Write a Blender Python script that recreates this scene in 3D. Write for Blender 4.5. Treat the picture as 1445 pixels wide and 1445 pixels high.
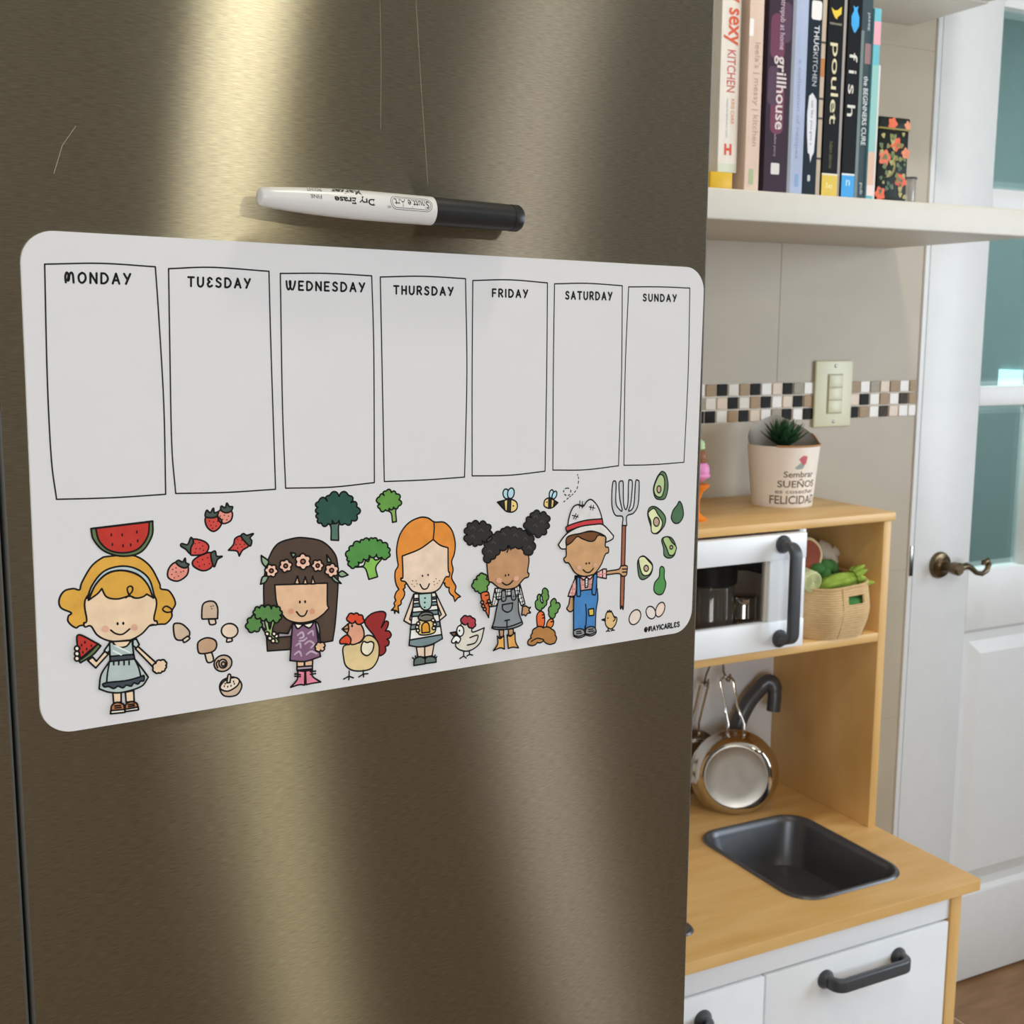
import bpy, bmesh, math, random, re
from mathutils import Vector, Matrix
from mathutils.geometry import tessellate_polygon
random.seed(7)
scene = bpy.context.scene
COL = scene.collection
PI = math.pi
for o in list(bpy.data.objects):
    bpy.data.objects.remove(o)

# ------------------------------------------------------------------ camera
H = 1.562                       # eye height
FPX = 1707.4                    # focal length for a 1445 px frame
RT = Vector((0.88775, -0.46029, 0.00586))
UP = Vector((0.06435, 0.13669, 0.98852))
FW = Vector((0.45581, 0.87718, -0.15097))
CAM = Vector((0, 0, H))
cd = bpy.data.cameras.new('camera')
cam = bpy.data.objects.new('camera', cd)
COL.objects.link(cam)
cam.matrix_world = Matrix(((RT.x, UP.x, -FW.x, 0), (RT.y, UP.y, -FW.y, 0), (RT.z, UP.z, -FW.z, H), (0, 0, 0, 1)))
cd.sensor_width = 36
cd.lens = FPX / 1445 * 36
cd.clip_start = 0.02
cd.dof.use_dof = True
cd.dof.focus_distance = 0.66
cd.dof.aperture_fstop = 30
scene.camera = cam

# ------------------------------------------------------------------ view, world, lamps
vs = scene.view_settings
vs.view_transform = 'Standard'
vs.look = 'None'
vs.gamma = 1
vs.exposure = 0.33
vs.use_curve_mapping = False
world = bpy.data.worlds.new('world')
scene.world = world
world.use_nodes = True
world.node_tree.nodes['Background'].inputs[0].default_value = (0.75, 0.85, 1, 1)
world.node_tree.nodes['Background'].inputs[1].default_value = 0.3
CEIL = 2.75
#           x     y     watts  size  colour
LAMPS = [(1.55, 1.20, 5.0, .10, (1, .97, .94)),
         (0.61, 0.32, 3.8, .13, (1, .92, .70)),
         (1.62, -2.00, 6, .17, (1, .88, .54)),
         (2.68, -2.00, 8.5, .30, (1, .91, .85))]
LAMP_NAME = ('downlight_shelf_offscreen', 'downlight_fridge_offscreen', 'downlight_far_wall_offscreen', 'downlight_far_corner_offscreen')
LAMP_PLACE = ('over the wall shelf', 'just in front of the refrigerator', 'near the far wall of the room', 'in the far corner of the room')
WINDOW_W = (46, 48)              # daylight through the windows of the right wall and the wall behind


def area(name, loc, size, watts, col, direction, shape='DISK', size_y=None):
    d = bpy.data.lights.new(name, 'AREA')
    d.shape = shape
    d.size = size
    if size_y:
        d.size_y = size_y
    d.energy = watts
    d.color = col
    o = bpy.data.objects.new(name, d)
    COL.objects.link(o)
    o.location = loc
    o.rotation_euler = Vector(direction).to_track_quat('-Z', 'Y').to_euler()
    return o


for nm_, (lx, ly, w_, s_, c_) in zip(LAMP_NAME, LAMPS):
    area(nm_, (lx, ly, CEIL - .021), s_, w_, c_, (0, 0, -1))
area('window_right_offscreen', (3.38, 0, 1.55), 1.5, WINDOW_W[0], (.78, .89, 1), (-1, 0, 0), 'RECTANGLE', 1.3)
area('window_behind_offscreen', (-.75, -2.66, 1.55), 1.4, WINDOW_W[1], (.85, .92, 1), (0, 1, 0), 'RECTANGLE', 1.3)

# ------------------------------------------------------------------ picture geometry helpers


def ray(px, py):
    return FW + RT * ((px - 722.5) / FPX) - UP * ((py - 722.5) / FPX)


def onY(px, py, Y):
    d = ray(px, py)
    return CAM + d * (Y / d.y)


def onZ(px, py, Z):
    d = ray(px, py)
    return CAM + d * ((Z - H) / d.z)


FA = math.radians(6.2)          # the fridge stands turned a little
FE = Vector((math.cos(FA), math.sin(FA), 0))
FN = Vector((-math.sin(FA), math.cos(FA), 0))
FD = 0.57                       # distance to the front of the planner board


def onF(px, py, D=FD):
    d = ray(px, py)
    return CAM + d * (D / d.dot(FN))

# ------------------------------------------------------------------ materials


def lin(c):
    if isinstance(c, str):
        c = c.lstrip('#')
        c = [int(c[i:i + 2], 16) / 255 for i in (0, 2, 4)]
        c = [x / 12.92 if x <= .04045 else ((x + .055) / 1.055) ** 2.4 for x in c]
    return tuple(c)


MC = {}


def mat(name, col, rough=.5, metal=0, var=.06, scale=(30, 30, 30), bump=0, bscale=None, spec=.5, trans=0, ior=1.45, coat=0, col2=None, detail=3):
    """procedural material: base colour varied by a noise, optional bump"""
    if name in MC:
        return MC[name]
    m = bpy.data.materials.new(name)
    m.use_nodes = True
    nt = m.node_tree
    b = nt.nodes['Principled BSDF']
    c = lin(col)
    tc = nt.nodes.new('ShaderNodeTexCoord')
    mp = nt.nodes.new('ShaderNodeMapping')
    mp.inputs['Scale'].default_value = scale
    nz = nt.nodes.new('ShaderNodeTexNoise')
    nz.inputs['Scale'].default_value = 1
    nz.inputs['Detail'].default_value = detail
    nt.links.new(tc.outputs['Object'], mp.inputs[0])
    nt.links.new(mp.outputs[0], nz.inputs['Vector'])
    rp = nt.nodes.new('ShaderNodeValToRGB')
    rp.color_ramp.elements[0].position = .3
    rp.color_ramp.elements[1].position = .7
    if col2 is None:
        lo = [x * (1 - var) for x in c]
        hi = [min(1, x * (1 + var)) for x in c]
    else:
        lo, hi = c, lin(col2)
    rp.color_ramp.elements[0].color = (*lo, 1)
    rp.color_ramp.elements[1].color = (*hi, 1)
    nt.links.new(nz.outputs['Fac'], rp.inputs[0])
    nt.links.new(rp.outputs[0], b.inputs['Base Color'])
    b.inputs['Roughness'].default_value = rough
    b.inputs['Metallic'].default_value = metal
    b.inputs['Specular IOR Level'].default_value = spec
    b.inputs['Transmission Weight'].default_value = trans
    b.inputs['IOR'].default_value = ior
    b.inputs['Coat Weight'].default_value = coat
    if bump:
        bp = nt.nodes.new('ShaderNodeBump')
        bp.inputs['Strength'].default_value = bump
        bp.inputs['Distance'].default_value = .001
        src = nz
        if bscale:
            mp2 = nt.nodes.new('ShaderNodeMapping')
            mp2.inputs['Scale'].default_value = bscale
            src = nt.nodes.new('ShaderNodeTexNoise')
            src.inputs['Scale'].default_value = 1
            nt.links.new(tc.outputs['Object'], mp2.inputs[0])
            nt.links.new(mp2.outputs[0], src.inputs['Vector'])
        nt.links.new(src.outputs['Fac'], bp.inputs['Height'])
        nt.links.new(bp.outputs[0], b.inputs['Normal'])
    MC[name] = m
    return m


def emit(name, col, strength):
    m = bpy.data.materials.new(name)
    m.use_nodes = True
    b = m.node_tree.nodes['Principled BSDF']
    b.inputs['Base Color'].default_value = (*lin(col), 1)
    b.inputs['Emission Color'].default_value = (*lin(col), 1)
    b.inputs['Emission Strength'].default_value = strength
    MC[name] = m
    return m


def steel_material():
    m = bpy.data.materials.new('brushed_steel')
    m.use_nodes = True
    nt = m.node_tree
    nt.nodes.remove(nt.nodes['Principled BSDF'])
    b = nt.nodes.new('ShaderNodeBsdfAnisotropic')
    b.distribution = 'BECKMANN'
    b.inputs['Anisotropy'].default_value = -.8
    nt.links.new(b.outputs[0], nt.nodes['Material Output'].inputs[0])
    tg = nt.nodes.new('ShaderNodeTangent')
    tg.direction_type = 'UV_MAP'
    tg.uv_map = 'grain'
    nt.links.new(tg.outputs[0], b.inputs['Tangent'])
    tc = nt.nodes.new('ShaderNodeTexCoord')
    mp = nt.nodes.new('ShaderNodeMapping')
    mp.inputs['Scale'].default_value = (160, 160, 2600)
    nz = nt.nodes.new('ShaderNodeTexNoise')
    nz.inputs['Scale'].default_value = 1
    nz.inputs['Detail'].default_value = 4
    nt.links.new(tc.outputs['Object'], mp.inputs[0])
    nt.links.new(mp.outputs[0], nz.inputs['Vector'])
    rp = nt.nodes.new('ShaderNodeValToRGB')
    rp.color_ramp.elements[0].color = (.30, .285, .235, 1)
    rp.color_ramp.elements[1].color = (.44, .42, .35, 1)
    rp.color_ramp.elements[0].position = .3
    rp.color_ramp.elements[1].position = .7
    nt.links.new(nz.outputs['Fac'], rp.inputs[0])
    nt.links.new(rp.outputs[0], b.inputs['Color'])
    mr = nt.nodes.new('ShaderNodeMapRange')
    mr.inputs['To Min'].default_value = .29
    mr.inputs['To Max'].default_value = .34
    nt.links.new(nz.outputs['Fac'], mr.inputs['Value'])
    nt.links.new(mr.outputs[0], b.inputs['Roughness'])
    bp = nt.nodes.new('ShaderNodeBump')
    bp.inputs['Strength'].default_value = .06
    bp.inputs['Distance'].default_value = .0002
    nt.links.new(nz.outputs['Fac'], bp.inputs['Height'])
    nt.links.new(bp.outputs[0], b.inputs['Normal'])
    MC['steel'] = m
    return m


STEEL = steel_material()
M_WALL = mat('wall_tile_glaze', '#afa28d', .45, var=.05, scale=(7, 7, 7), bump=.04, detail=5)
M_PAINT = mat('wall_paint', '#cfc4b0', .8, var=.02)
M_PAINT2 = mat('wall_dark_for_reflection', '#372f24', .85, var=.05)  # darkened so that the unseen walls reflect dimly in the steel
M_CEIL = mat('ceiling_paint', '#ded8cc', .9, var=.02)
M_WHITE = mat('white_lacquer', '#e9e7e2', .35, var=.015)
M_DOOR = mat('door_paint', '#dadad8', .4, var=.015)
M_SHELF = mat('shelf_paint', '#d0cabd', .45, var=.015)
M_BIRCH = mat('birch_veneer', '#d2a460', .42, scale=(5, 34, 34), col2='#e2b97a', detail=4)
M_BIRCHV = mat('birch_veneer_upright', '#d2a460', .45, scale=(30, 12, 5), col2='#e2b97a', detail=5)
M_BIRCHE = mat('birch_edge', '#cda467', .5, scale=(6, 6, 300), col2='#dab778')
M_PLAY = mat('play_kitchen_white', '#eef0f2', .35, var=.012)
M_DARK = mat('dark_grey_plastic', '#45474b', .38, var=.05, scale=(60, 60, 60))
M_BASIN = mat('basin_dark_metal', '#58595c', .34, metal=.5, var=.05)
M_CHROME = mat('polished_steel', '#c9c5be', .09, metal=1, var=.02)
M_IRON = mat('dull_steel', '#8e8b86', .25, metal=1, var=.05)
M_BLACK = mat('black_plastic', '#141517', .4, var=.1)
M_BRONZE = mat('aged_bronze', '#6b5c46', .32, metal=.9, var=.2, scale=(60, 60, 60))
M_IVORY = mat('almond_plastic', '#d6d2b2', .35, var=.01)
M_GROUT = mat('pale_grout', '#cfc6b8', .8, var=.04, scale=(200, 200, 200))
M_FLOOR = mat('brown_floor_tile', '#7b5a3c', .4, scale=(9, 40, 9), col2='#95714e', detail=5)
M_FGROUT = mat('floor_grout', '#b8a288', .8, var=.05)


def thin_glass(name, tint, rough=.03, base=.05):
    m = bpy.data.materials.new(name)
    m.use_nodes = True
    nt = m.node_tree
    nt.nodes.remove(nt.nodes['Principled BSDF'])
    tr = nt.nodes.new('ShaderNodeBsdfTransparent')
    tr.inputs[0].default_value = (*lin(tint), 1)
    gl = nt.nodes.new('ShaderNodeBsdfGlossy')
    gl.inputs['Roughness'].default_value = rough
    gl.inputs['Color'].default_value = (.95, 1, 1, 1)
    lw = nt.nodes.new('ShaderNodeLayerWeight')
    lw.inputs['Blend'].default_value = .5
    pw = nt.nodes.new('ShaderNodeMath')
    pw.operation = 'POWER'
    pw.inputs[1].default_value = 5
    fr = nt.nodes.new('ShaderNodeMath')
    fr.operation = 'MULTIPLY_ADD'
    fr.inputs[1].default_value = 1 - base
    fr.inputs[2].default_value = base
    nt.links.new(lw.outputs['Facing'], pw.inputs[0])
    nt.links.new(pw.outputs[0], fr.inputs[0])
    mx = nt.nodes.new('ShaderNodeMixShader')
    nt.links.new(fr.outputs[0], mx.inputs[0])
    nt.links.new(tr.outputs[0], mx.inputs[1])
    nt.links.new(gl.outputs[0], mx.inputs[2])
    nt.links.new(mx.outputs[0], nt.nodes['Material Output'].inputs[0])
    MC[name] = m
    return m


M_GLASS = thin_glass('tinted_door_glass', '#dae4e5')
M_BEVEL = thin_glass('bevelled_glass_edge', '#f4fdfd', rough=.15, base=.16)
M_CLEAR = thin_glass('oven_glass', '#f0efee')

# ------------------------------------------------------------------ mesh helpers


def link(o, parent=None):
    COL.objects.link(o)
    if parent is not None:
        o.parent = parent
    return o


def tag(o, label, cat, group=None):
    o['label'] = label
    o['category'] = cat
    if group:
        o['group'] = group
    return o


def empty(name, loc=(0, 0, 0), rz=0, label=None, cat=None, group=None, kind=None):
    o = bpy.data.objects.new(name, None)
    o.empty_display_size = .05
    o.location = loc
    o.rotation_euler = (0, 0, rz)
    link(o)
    if label:
        tag(o, label, cat, group)
    if kind:
        o['kind'] = kind
    return o


def from_bm(name, bm, m, parent=None, smooth=False, kind=None, loc=None):
    me = bpy.data.meshes.new(name)
    bm.normal_update()
    bm.to_mesh(me)
    bm.free()
    ms = m if isinstance(m, (list, tuple)) else [m]
    for x in ms:
        me.materials.append(x)
    if smooth:
        for p in me.polygons:
            p.use_smooth = True
        try:
            me.set_sharp_from_angle(angle=math.radians(40))
        except Exception:
            pass
    o = bpy.data.objects.new(name, me)
    if loc is not None:
        o.location = loc
    link(o, parent)
    if kind:
        o['kind'] = kind
    return o


def bm_box(bm, lo, hi, bev=0, seg=2):
    r = bmesh.ops.create_cube(bm, size=1)
    vsx = r['verts']
    for v in vsx:
        for i in range(3):
            v.co[i] = lo[i] if v.co[i] < 0 else hi[i]
    if bev:
        es = list({e for v in vsx for e in v.link_edges})
        bmesh.ops.bevel(bm, geom=es, offset=bev, segments=seg, affect='EDGES', profile=.5)


def box(name, lo, hi, m, parent=None, bev=.001, seg=2, kind=None):
    bm = bmesh.new()
    bm_box(bm, lo, hi, bev, seg)
    return from_bm(name, bm, m, parent, kind=kind, smooth=bev > 0)


def rrect(cx, cy, w, h, r, n=6):
    pts = []
    for (sx, sy, a0) in ((1, -1, -90), (1, 1, 0), (-1, 1, 90), (-1, -1, 180)):
        for i in range(n + 1):
            a = math.radians(a0 + 90 * i / n)
            pts.append((cx + sx * (w / 2 - r) + r * math.cos(a), cy + sy * (h / 2 - r) + r * math.sin(a)))
    return pts


def loft(bm, rings, close0=True, close1=True, mi=0):
    """rings: lists of 3D points of equal length"""
    R = [[bm.verts.new(p) for p in ring] for ring in rings]
    n = len(R[0])
    for a, b in zip(R, R[1:]):
        for i in range(n):
            j = (i + 1) % n
            f = bm.faces.new((a[i], a[j], b[j], b[i]))
            f.material_index = mi
    if close0:
        bm.faces.new(list(reversed(R[0]))).material_index = mi
    if close1:
        bm.faces.new(R[-1]).material_index = mi
    return R


def frames(path):
    P = [Vector(p) for p in path]
    out = []
    t0 = (P[1] - P[0]).normalized()
    up = Vector((0, 0, 1)) if abs(t0.z) < .9 else Vector((0, 1, 0))
    nn = t0.cross(up).normalized()
    for i, p in enumerate(P):
        if i == 0:
            t = t0
        elif i == len(P) - 1:
            t = (P[-1] - P[-2]).normalized()
        else:
            t = ((P[i + 1] - P[i]).normalized() + (P[i] - P[i - 1]).normalized()).normalized()
        nn = (nn - t * nn.dot(t)).normalized()
        out.append((p, t, nn, t.cross(nn)))
    return out


def tube(bm, path, r, n=10, mi=0):
    rings = []
    for i, (p, t, a, b) in enumerate(frames(path)):
        rr = r[i] if isinstance(r, (list, tuple)) else r
        rings.append([p + a * (rr * math.cos(2 * PI * k / n)) + b * (rr * math.sin(2 * PI * k / n)) for k in range(n)])
    loft(bm, rings, mi=mi)


def sweep(bm, path, w, h, rad=.3, n=3):
    """rounded rectangular section along a path"""
    prof = rrect(0, 0, w, h, min(w, h) * rad, n)
    loft(bm, [[p + a * x + b * y for (x, y) in prof] for (p, t, a, b) in frames(path)])


def lathe(bm, prof, n=32, M=None, mi=0, cap0=True, cap1=True):
    M = M or Matrix.Identity(4)
    rings = [[M @ Vector((max(r, 1e-5) * math.cos(2 * PI * k / n), max(r, 1e-5) * math.sin(2 * PI * k / n), z)) for k in range(n)] for (r, z) in prof]
    loft(bm, rings, cap0, cap1, mi)


def axis_matrix(origin, axis):
    q = Vector(axis).to_track_quat('Z', 'Y')
    return Matrix.Translation(origin) @ q.to_matrix().to_4x4()


def plate(bm, outer, holes, z0, z1, M=None):
    M = M or Matrix.Identity(4)
    loops = [outer] + holes
    pts = [p for l in loops for p in l]
    tri = tessellate_polygon([[Vector((p[0], p[1], 0)) for p in l] for l in loops])
    top = [bm.verts.new(M @ Vector((p[0], p[1], z1))) for p in pts]
    bot = [bm.verts.new(M @ Vector((p[0], p[1], z0))) for p in pts]
    for t in tri:
        bm.faces.new([top[i] for i in t])
        bm.faces.new([bot[i] for i in reversed(t)])
    k = 0
    for l in loops:
        for i in range(len(l)):
            a, b = k + i, k + (i + 1) % len(l)
            bm.faces.new((bot[a], bot[b], top[b], top[a]))
        k += len(l)
    bmesh.ops.recalc_face_normals(bm, faces=bm.faces)


def crom(pts, closed, step=6):
    """Catmull-Rom through (x, y, corner) points"""
    n = len(pts)
    out = []
    segs = n if closed else n - 1
    for i in range(segs):
        p1, p2 = pts[i], pts[(i + 1) % n]
        p0 = pts[(i - 1) % n] if (closed or i > 0) else p1
        p3 = pts[(i + 2) % n] if (closed or i + 2 < n) else p2
        if p1[2]:
            p0 = (2 * p1[0] - p2[0], 2 * p1[1] - p2[1], 1)
        if p2[2]:
            p3 = (2 * p2[0] - p1[0], 2 * p2[1] - p1[1], 1)
        k = 1 if (p1[2] and p2[2]) else step
        for s in range(k):
            t = s / k
            q = []
            for c in (0, 1):
                q.append(.5 * (2 * p1[c] + (p2[c] - p0[c]) * t + (2 * p0[c] - 5 * p1[c] + 4 * p2[c] - p3[c]) * t * t + (3 * p1[c] - p0[c] - 3 * p2[c] + p3[c]) * t ** 3))
            out.append((q[0], q[1], bool(p1[2] and s == 0)))
    if not closed:
        out.append((pts[-1][0], pts[-1][1], True))
        out[0] = (out[0][0], out[0][1], True)
    return out


FONT_CACHE = {}


def text_polys(s, bold=0):
    """a text string as (verts, faces) in its own plane, size 1"""
    key = (s, bold)
    if key not in FONT_CACHE:
        cu = bpy.data.curves.new('lettering', 'FONT')
        cu.body = s
        cu.size = 1
        cu.offset = bold
        cu.resolution_u = 3
        o = bpy.data.objects.new('lettering', cu)
        COL.objects.link(o)
        dg = bpy.context.evaluated_depsgraph_get()
        me = bpy.data.meshes.new_from_object(o.evaluated_get(dg))
        V = [(v.co.x, v.co.y) for v in me.vertices]
        F = [tuple(p.vertices) for p in me.polygons]
        bpy.data.objects.remove(o)
        bpy.data.meshes.remove(me)
        bpy.data.curves.remove(cu)
        FONT_CACHE[key] = (V, F)
    V, F = FONT_CACHE[key]
    x0, x1 = min(v[0] for v in V), max(v[0] for v in V)
    y0, y1 = min(v[1] for v in V), max(v[1] for v in V)
    return [((x - x0) / (x1 - x0), (y - y0) / (y1 - y0)) for (x, y) in V], F


def lettering(name, s, fn, m, parent, bold=0):
    """fn maps unit box (0..1, 0..1) to a point in the parent's space"""
    V, F = text_polys(s, bold)
    me = bpy.data.meshes.new(name)
    me.from_pydata([fn(x, y) for (x, y) in V], [], F)
    me.materials.append(m)
    o = bpy.data.objects.new(name, me)
    link(o, parent)
    return o


# ================================================================== THE SETTING
YW = 1.88                       # wall behind the play kitchen
XJ = onY(1289, 640, YW).x       # edge of the door opening
XL, XR, YB = -1.7, 3.4, -2.7
floor = box('floor', (XL, YB, -.06), (XR, 3.6, -.0012), M_FGROUT, kind='structure', bev=0)
tile_me = None
TS = .42
for i in range(13):
    for j in range(16):
        x, y = XL + .015 + i * TS, YB + .03 + j * TS
        if x + TS > XR + .3 or y + TS > 3.7 or not (x > -.2 and y > -1.2):
            continue
        if tile_me is None:
            t = box('floor_tile', (.003, .003, -.004), (TS - .003, TS - .003, 0), M_FLOOR, floor, .001, 1)
            tile_me = t.data
            t.location = (x, y, 0)
        else:
            t = bpy.data.objects.new('floor_tile', tile_me)
            link(t, floor)
            t.location = (x, y, 0)
box('floor_near_fridge', (XL, YB, -.004), (-.2, 3.6, 0), M_FLOOR, floor, 0)
ceiling = box('ceiling', (XL, YB, CEIL), (XR, 3.6, CEIL + .1), M_CEIL, kind='structure', bev=0)
wall_back = box('wall_back', (XL, YW + .0012, 0), (XJ, YW + .12, CEIL), M_GROUT, kind='structure', bev=0)
DOORTOP = 2.42
DXR = XJ + .98
box('wall_back_over_door', (XJ, YW + .004, DOORTOP), (XR, YW + .12, CEIL), M_PAINT, wall_back, 0)
box('wall_back_right_of_door', (DXR, YW + .004, 0), (XR, YW + .12, DOORTOP), M_PAINT, wall_back, 0)
box('wall_left', (XL - .1, YB, 0), (XL, 3.6, CEIL), M_PAINT, kind='structure', bev=0)
wall_right = empty('wall_right', kind='structure')
wy0, wy1, wz0, wz1 = -.75, .75, .9, 2.2
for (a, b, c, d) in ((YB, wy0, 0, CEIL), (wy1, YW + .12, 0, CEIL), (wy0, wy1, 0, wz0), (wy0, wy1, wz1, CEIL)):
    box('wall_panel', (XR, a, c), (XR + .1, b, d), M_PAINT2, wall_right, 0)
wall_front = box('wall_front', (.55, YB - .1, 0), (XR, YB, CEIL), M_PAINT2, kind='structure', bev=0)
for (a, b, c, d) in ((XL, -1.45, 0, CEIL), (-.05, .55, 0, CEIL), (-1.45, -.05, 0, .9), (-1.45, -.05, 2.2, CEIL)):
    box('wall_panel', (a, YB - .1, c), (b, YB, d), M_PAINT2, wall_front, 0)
w4 = empty('window_4', (-1.45, YB, .9), kind='structure')
box('frame', (0, -.06, 0), (.05, -.01, 1.3), M_WHITE, w4)
box('frame', (1.35, -.06, 0), (1.40, -.01, 1.3), M_WHITE, w4)
box('frame', (.05, -.06, 0), (1.35, -.01, .05), M_WHITE, w4)
box('frame', (.05, -.06, 1.25), (1.35, -.01, 1.3), M_WHITE, w4)
box('mullion', (.68, -.06, .05), (.72, -.01, 1.25), M_WHITE, w4)
# unseen pale door and tall panel, added for their reflections in the steel
d2 = empty('reflection_door', (1.62, YB, 0), kind='structure')
box('leaf', (0, .002, .01), (.36, .04, 2.1), M_DOOR, d2, .002)
box('casing', (-.04, .002, 0), (0, .05, 2.17), M_DOOR, d2, .002)
box('casing', (.36, .002, 0), (.40, .05, 2.17), M_DOOR, d2, .002)
w3 = empty('reflection_panel', (2.93, YB, 0), kind='structure')
box('pane', (.05, .010, .15), (.40, .014, 2.25), mat('pale_panel', '#d6d0c8', .5, var=.02), w3, 0)  # opaque pale panel, added to brighten a band of the steel
box('frame', (0, .002, .05), (.05, .05, 2.3), M_WHITE, w3, .002)
box('frame', (.40, .002, .05), (.45, .05, 2.3), M_WHITE, w3, .002)
box('frame', (.05, .002, 2.25), (.40, .05, 2.3), M_WHITE, w3, .002)
box('frame', (.05, .002, .05), (.40, .05, .15), M_WHITE, w3, .002)
win = empty('window_1', kind='structure')
box('window_frame', (XR + .01, wy0, wz0), (XR + .05, wy0 + .05, wz1), M_WHITE, win)
box('window_frame', (XR + .01, wy1 - .05, wz0), (XR + .05, wy1, wz1), M_WHITE, win)
box('window_frame', (XR + .01, wy0 + .05, wz0), (XR + .05, wy1 - .05, wz0 + .05), M_WHITE, win)
box('window_frame', (XR + .01, wy0 + .05, wz1 - .05), (XR + .05, wy1 - .05, wz1), M_WHITE, win)
box('window_mullion', (XR + .01, -.02, wz0 + .05), (XR + .05, .02, wz1 - .05), M_WHITE, win)

# wall tiles of the back wall: large pale tiles over and under a mosaic strip
ZM1 = onY(994, 541.5, YW).z
ZM0 = onY(994, 598.5, YW).z
XT = onY(1100, 440, YW).x
TW = .345
k = 0
for row, (z0, z1) in enumerate(((ZM1, ZM1 + .33), (ZM1 + .33, ZM1 + .66), (ZM1 + .66, CEIL - .01), (ZM0 - .33, ZM0), (ZM0 - .66, ZM0 - .33), (ZM0 - .99, ZM0 - .66), (.0, ZM0 - .99))):
    for i in range(-3, 1):
        x0, x1 = XT + i * TW, (XT + (i + 1) * TW if i < 0 else XJ)
        if x1 - x0 < .03:
            continue
        box('wall_tile', (x0 + .0003, YW, z0 + .0003), (x1 - .0003, YW + .006, z1 - .0003), M_WALL, wall_back, .0004, 1)
MOS = {'k': mat('mosaic_black', '#201d1a', .5, spec=.12, var=.4, scale=(90, 90, 60)),
       'd': mat('mosaic_dark_brown', '#453c32', .5, spec=.12, var=.35, scale=(90, 90, 60)),
       'b': mat('mosaic_brown', '#98784c', .45, var=.12, scale=(60, 60, 120)),
       'g': mat('mosaic_grey_brown', '#958970', .45, var=.12, scale=(60, 60, 120)),
       'p': mat('mosaic_peach', '#cbb193', .3, var=.06),
       'w': mat('mosaic_white', '#dcd4c8', .3, var=.04),
       'l': mat('mosaic_ivory', '#cfc3b0', .3, var=.04)}
LROW = ('bklbkwpkgw', 'lpklbkwpkb', 'kwbkpwgkwk')
RROW = ('bwgpbwb', 'pkwbwdb', 'kbwdpww')
PX0, PX9 = onY(994.8, 560, YW).x, onY(1133.4, 560, YW).x
PXR0, PXR6 = onY(1198.5, 560, YW).x, onY(1281.8, 560, YW).x
RH = (ZM1 - ZM0) / 3
mos_me = {}


def mosaic(x, w, row, key):
    z = ZM1 - (row + 1) * RH
    kk = (key, round(w, 4))
    if kk not in mos_me:
        o = box('mosaic_tile', (.0015, -.0012, .0015), (w - .0015, .006, RH - .0015), MOS[key], wall_back, .0008, 1)
        mos_me[kk] = o.data
    else:
        o = bpy.data.objects.new('mosaic_tile', mos_me[kk])
        link(o, wall_back)
    o.location = (x, YW, z)


wl, wr = (PX9 - PX0) / 9, (PXR6 - PXR0) / 6
for r in range(3):
    for i in range(10):
        mosaic(PX0 + i * wl, wl, r, LROW[r][i])
    for i in range(1, 14):
        mosaic(PX0 - i * wl, wl, r, random.choice('kwbkpwgdl'))
    nm = 4
    gap = (PXR0 - PX0 - 10 * wl) / nm
    for i in range(nm):
        mosaic(PX0 + 10 * wl + i * gap, gap, r, 'wbkp'[(i + r) % 4])
    for i in range(7):
        w_ = min(wr, XJ - (PXR0 + i * wr) - .001)
        if w_ > .008:
            mosaic(PXR0 + i * wr, w_, r, RROW[r][i])

# ---------------------------------------------------------------- the glazed door
door = empty('door_1', (XJ, YW, 0), kind='structure')


def dX(px, py, Y=YW + .03):
    return onY(px, py, Y).x - XJ


def dZ(px, py, Y=YW + .03):
    return onY(px, py, Y).z


SX0 = dX(1298, 640)             # left edge of the door slab
GX0 = dX(1380, 600)             # left edge of the glass
GX1 = dX(1447, 760)             # right edge of the first pane
PW = GX1 - GX0
DY0, DY1 = .03, .07
NCOL = 3
SX1 = GX0 + NCOL * PW + (NCOL - 1) * .03 + (GX0 - SX0)
FZ0 = dZ(1352, 1403) if True else 0
zr = [dZ(1395, 803), dZ(1395, 573), dZ(1395, 546), dZ(1400, 299), dZ(1403, 266), dZ(1418, 9)]
box('stile', (SX0, DY0, .008), (GX0, DY1, DOORTOP - .02), M_DOOR, door, .002)
box('stile', (SX1 - (GX0 - SX0), DY0, .008), (SX1, DY1, DOORTOP - .02), M_DOOR, door, .002)
GXE = SX1 - (GX0 - SX0)
box('rail', (GX0, DY0, zr[5]), (GXE, DY1, DOORTOP - .02), M_DOOR, door, .002)
box('rail', (GX0, DY0, zr[1]), (GXE, DY1, zr[2]), M_DOOR, door, .003)
box('rail', (GX0, DY0, zr[3]), (GXE, DY1, zr[4]), M_DOOR, door, .003)
PZ1, PZ0 = dZ(1350, 893), dZ(1372, 1262)
box('rail', (GX0, DY0, PZ1), (GXE, DY1, zr[0]), M_DOOR, door, .002)
box('rail', (GX0, DY0, .008), (GXE, DY1, PZ0), M_DOOR, door, .002)
# lower raised panel: bevelled field inside a sunk border
px0 = GX0
bm = bmesh.new()
R0 = [(px0, DY0 + .012, PZ0), (GXE, DY0 + .012, PZ0), (GXE, DY0 + .012, PZ1), (px0, DY0 + .012, PZ1)]


def inset(d, y):
    return [(px0 + d, y, PZ0 + d), (GXE - d, y, PZ0 + d), (GXE - d, y, PZ1 - d), (px0 + d, y, PZ1 - d)]


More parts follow.
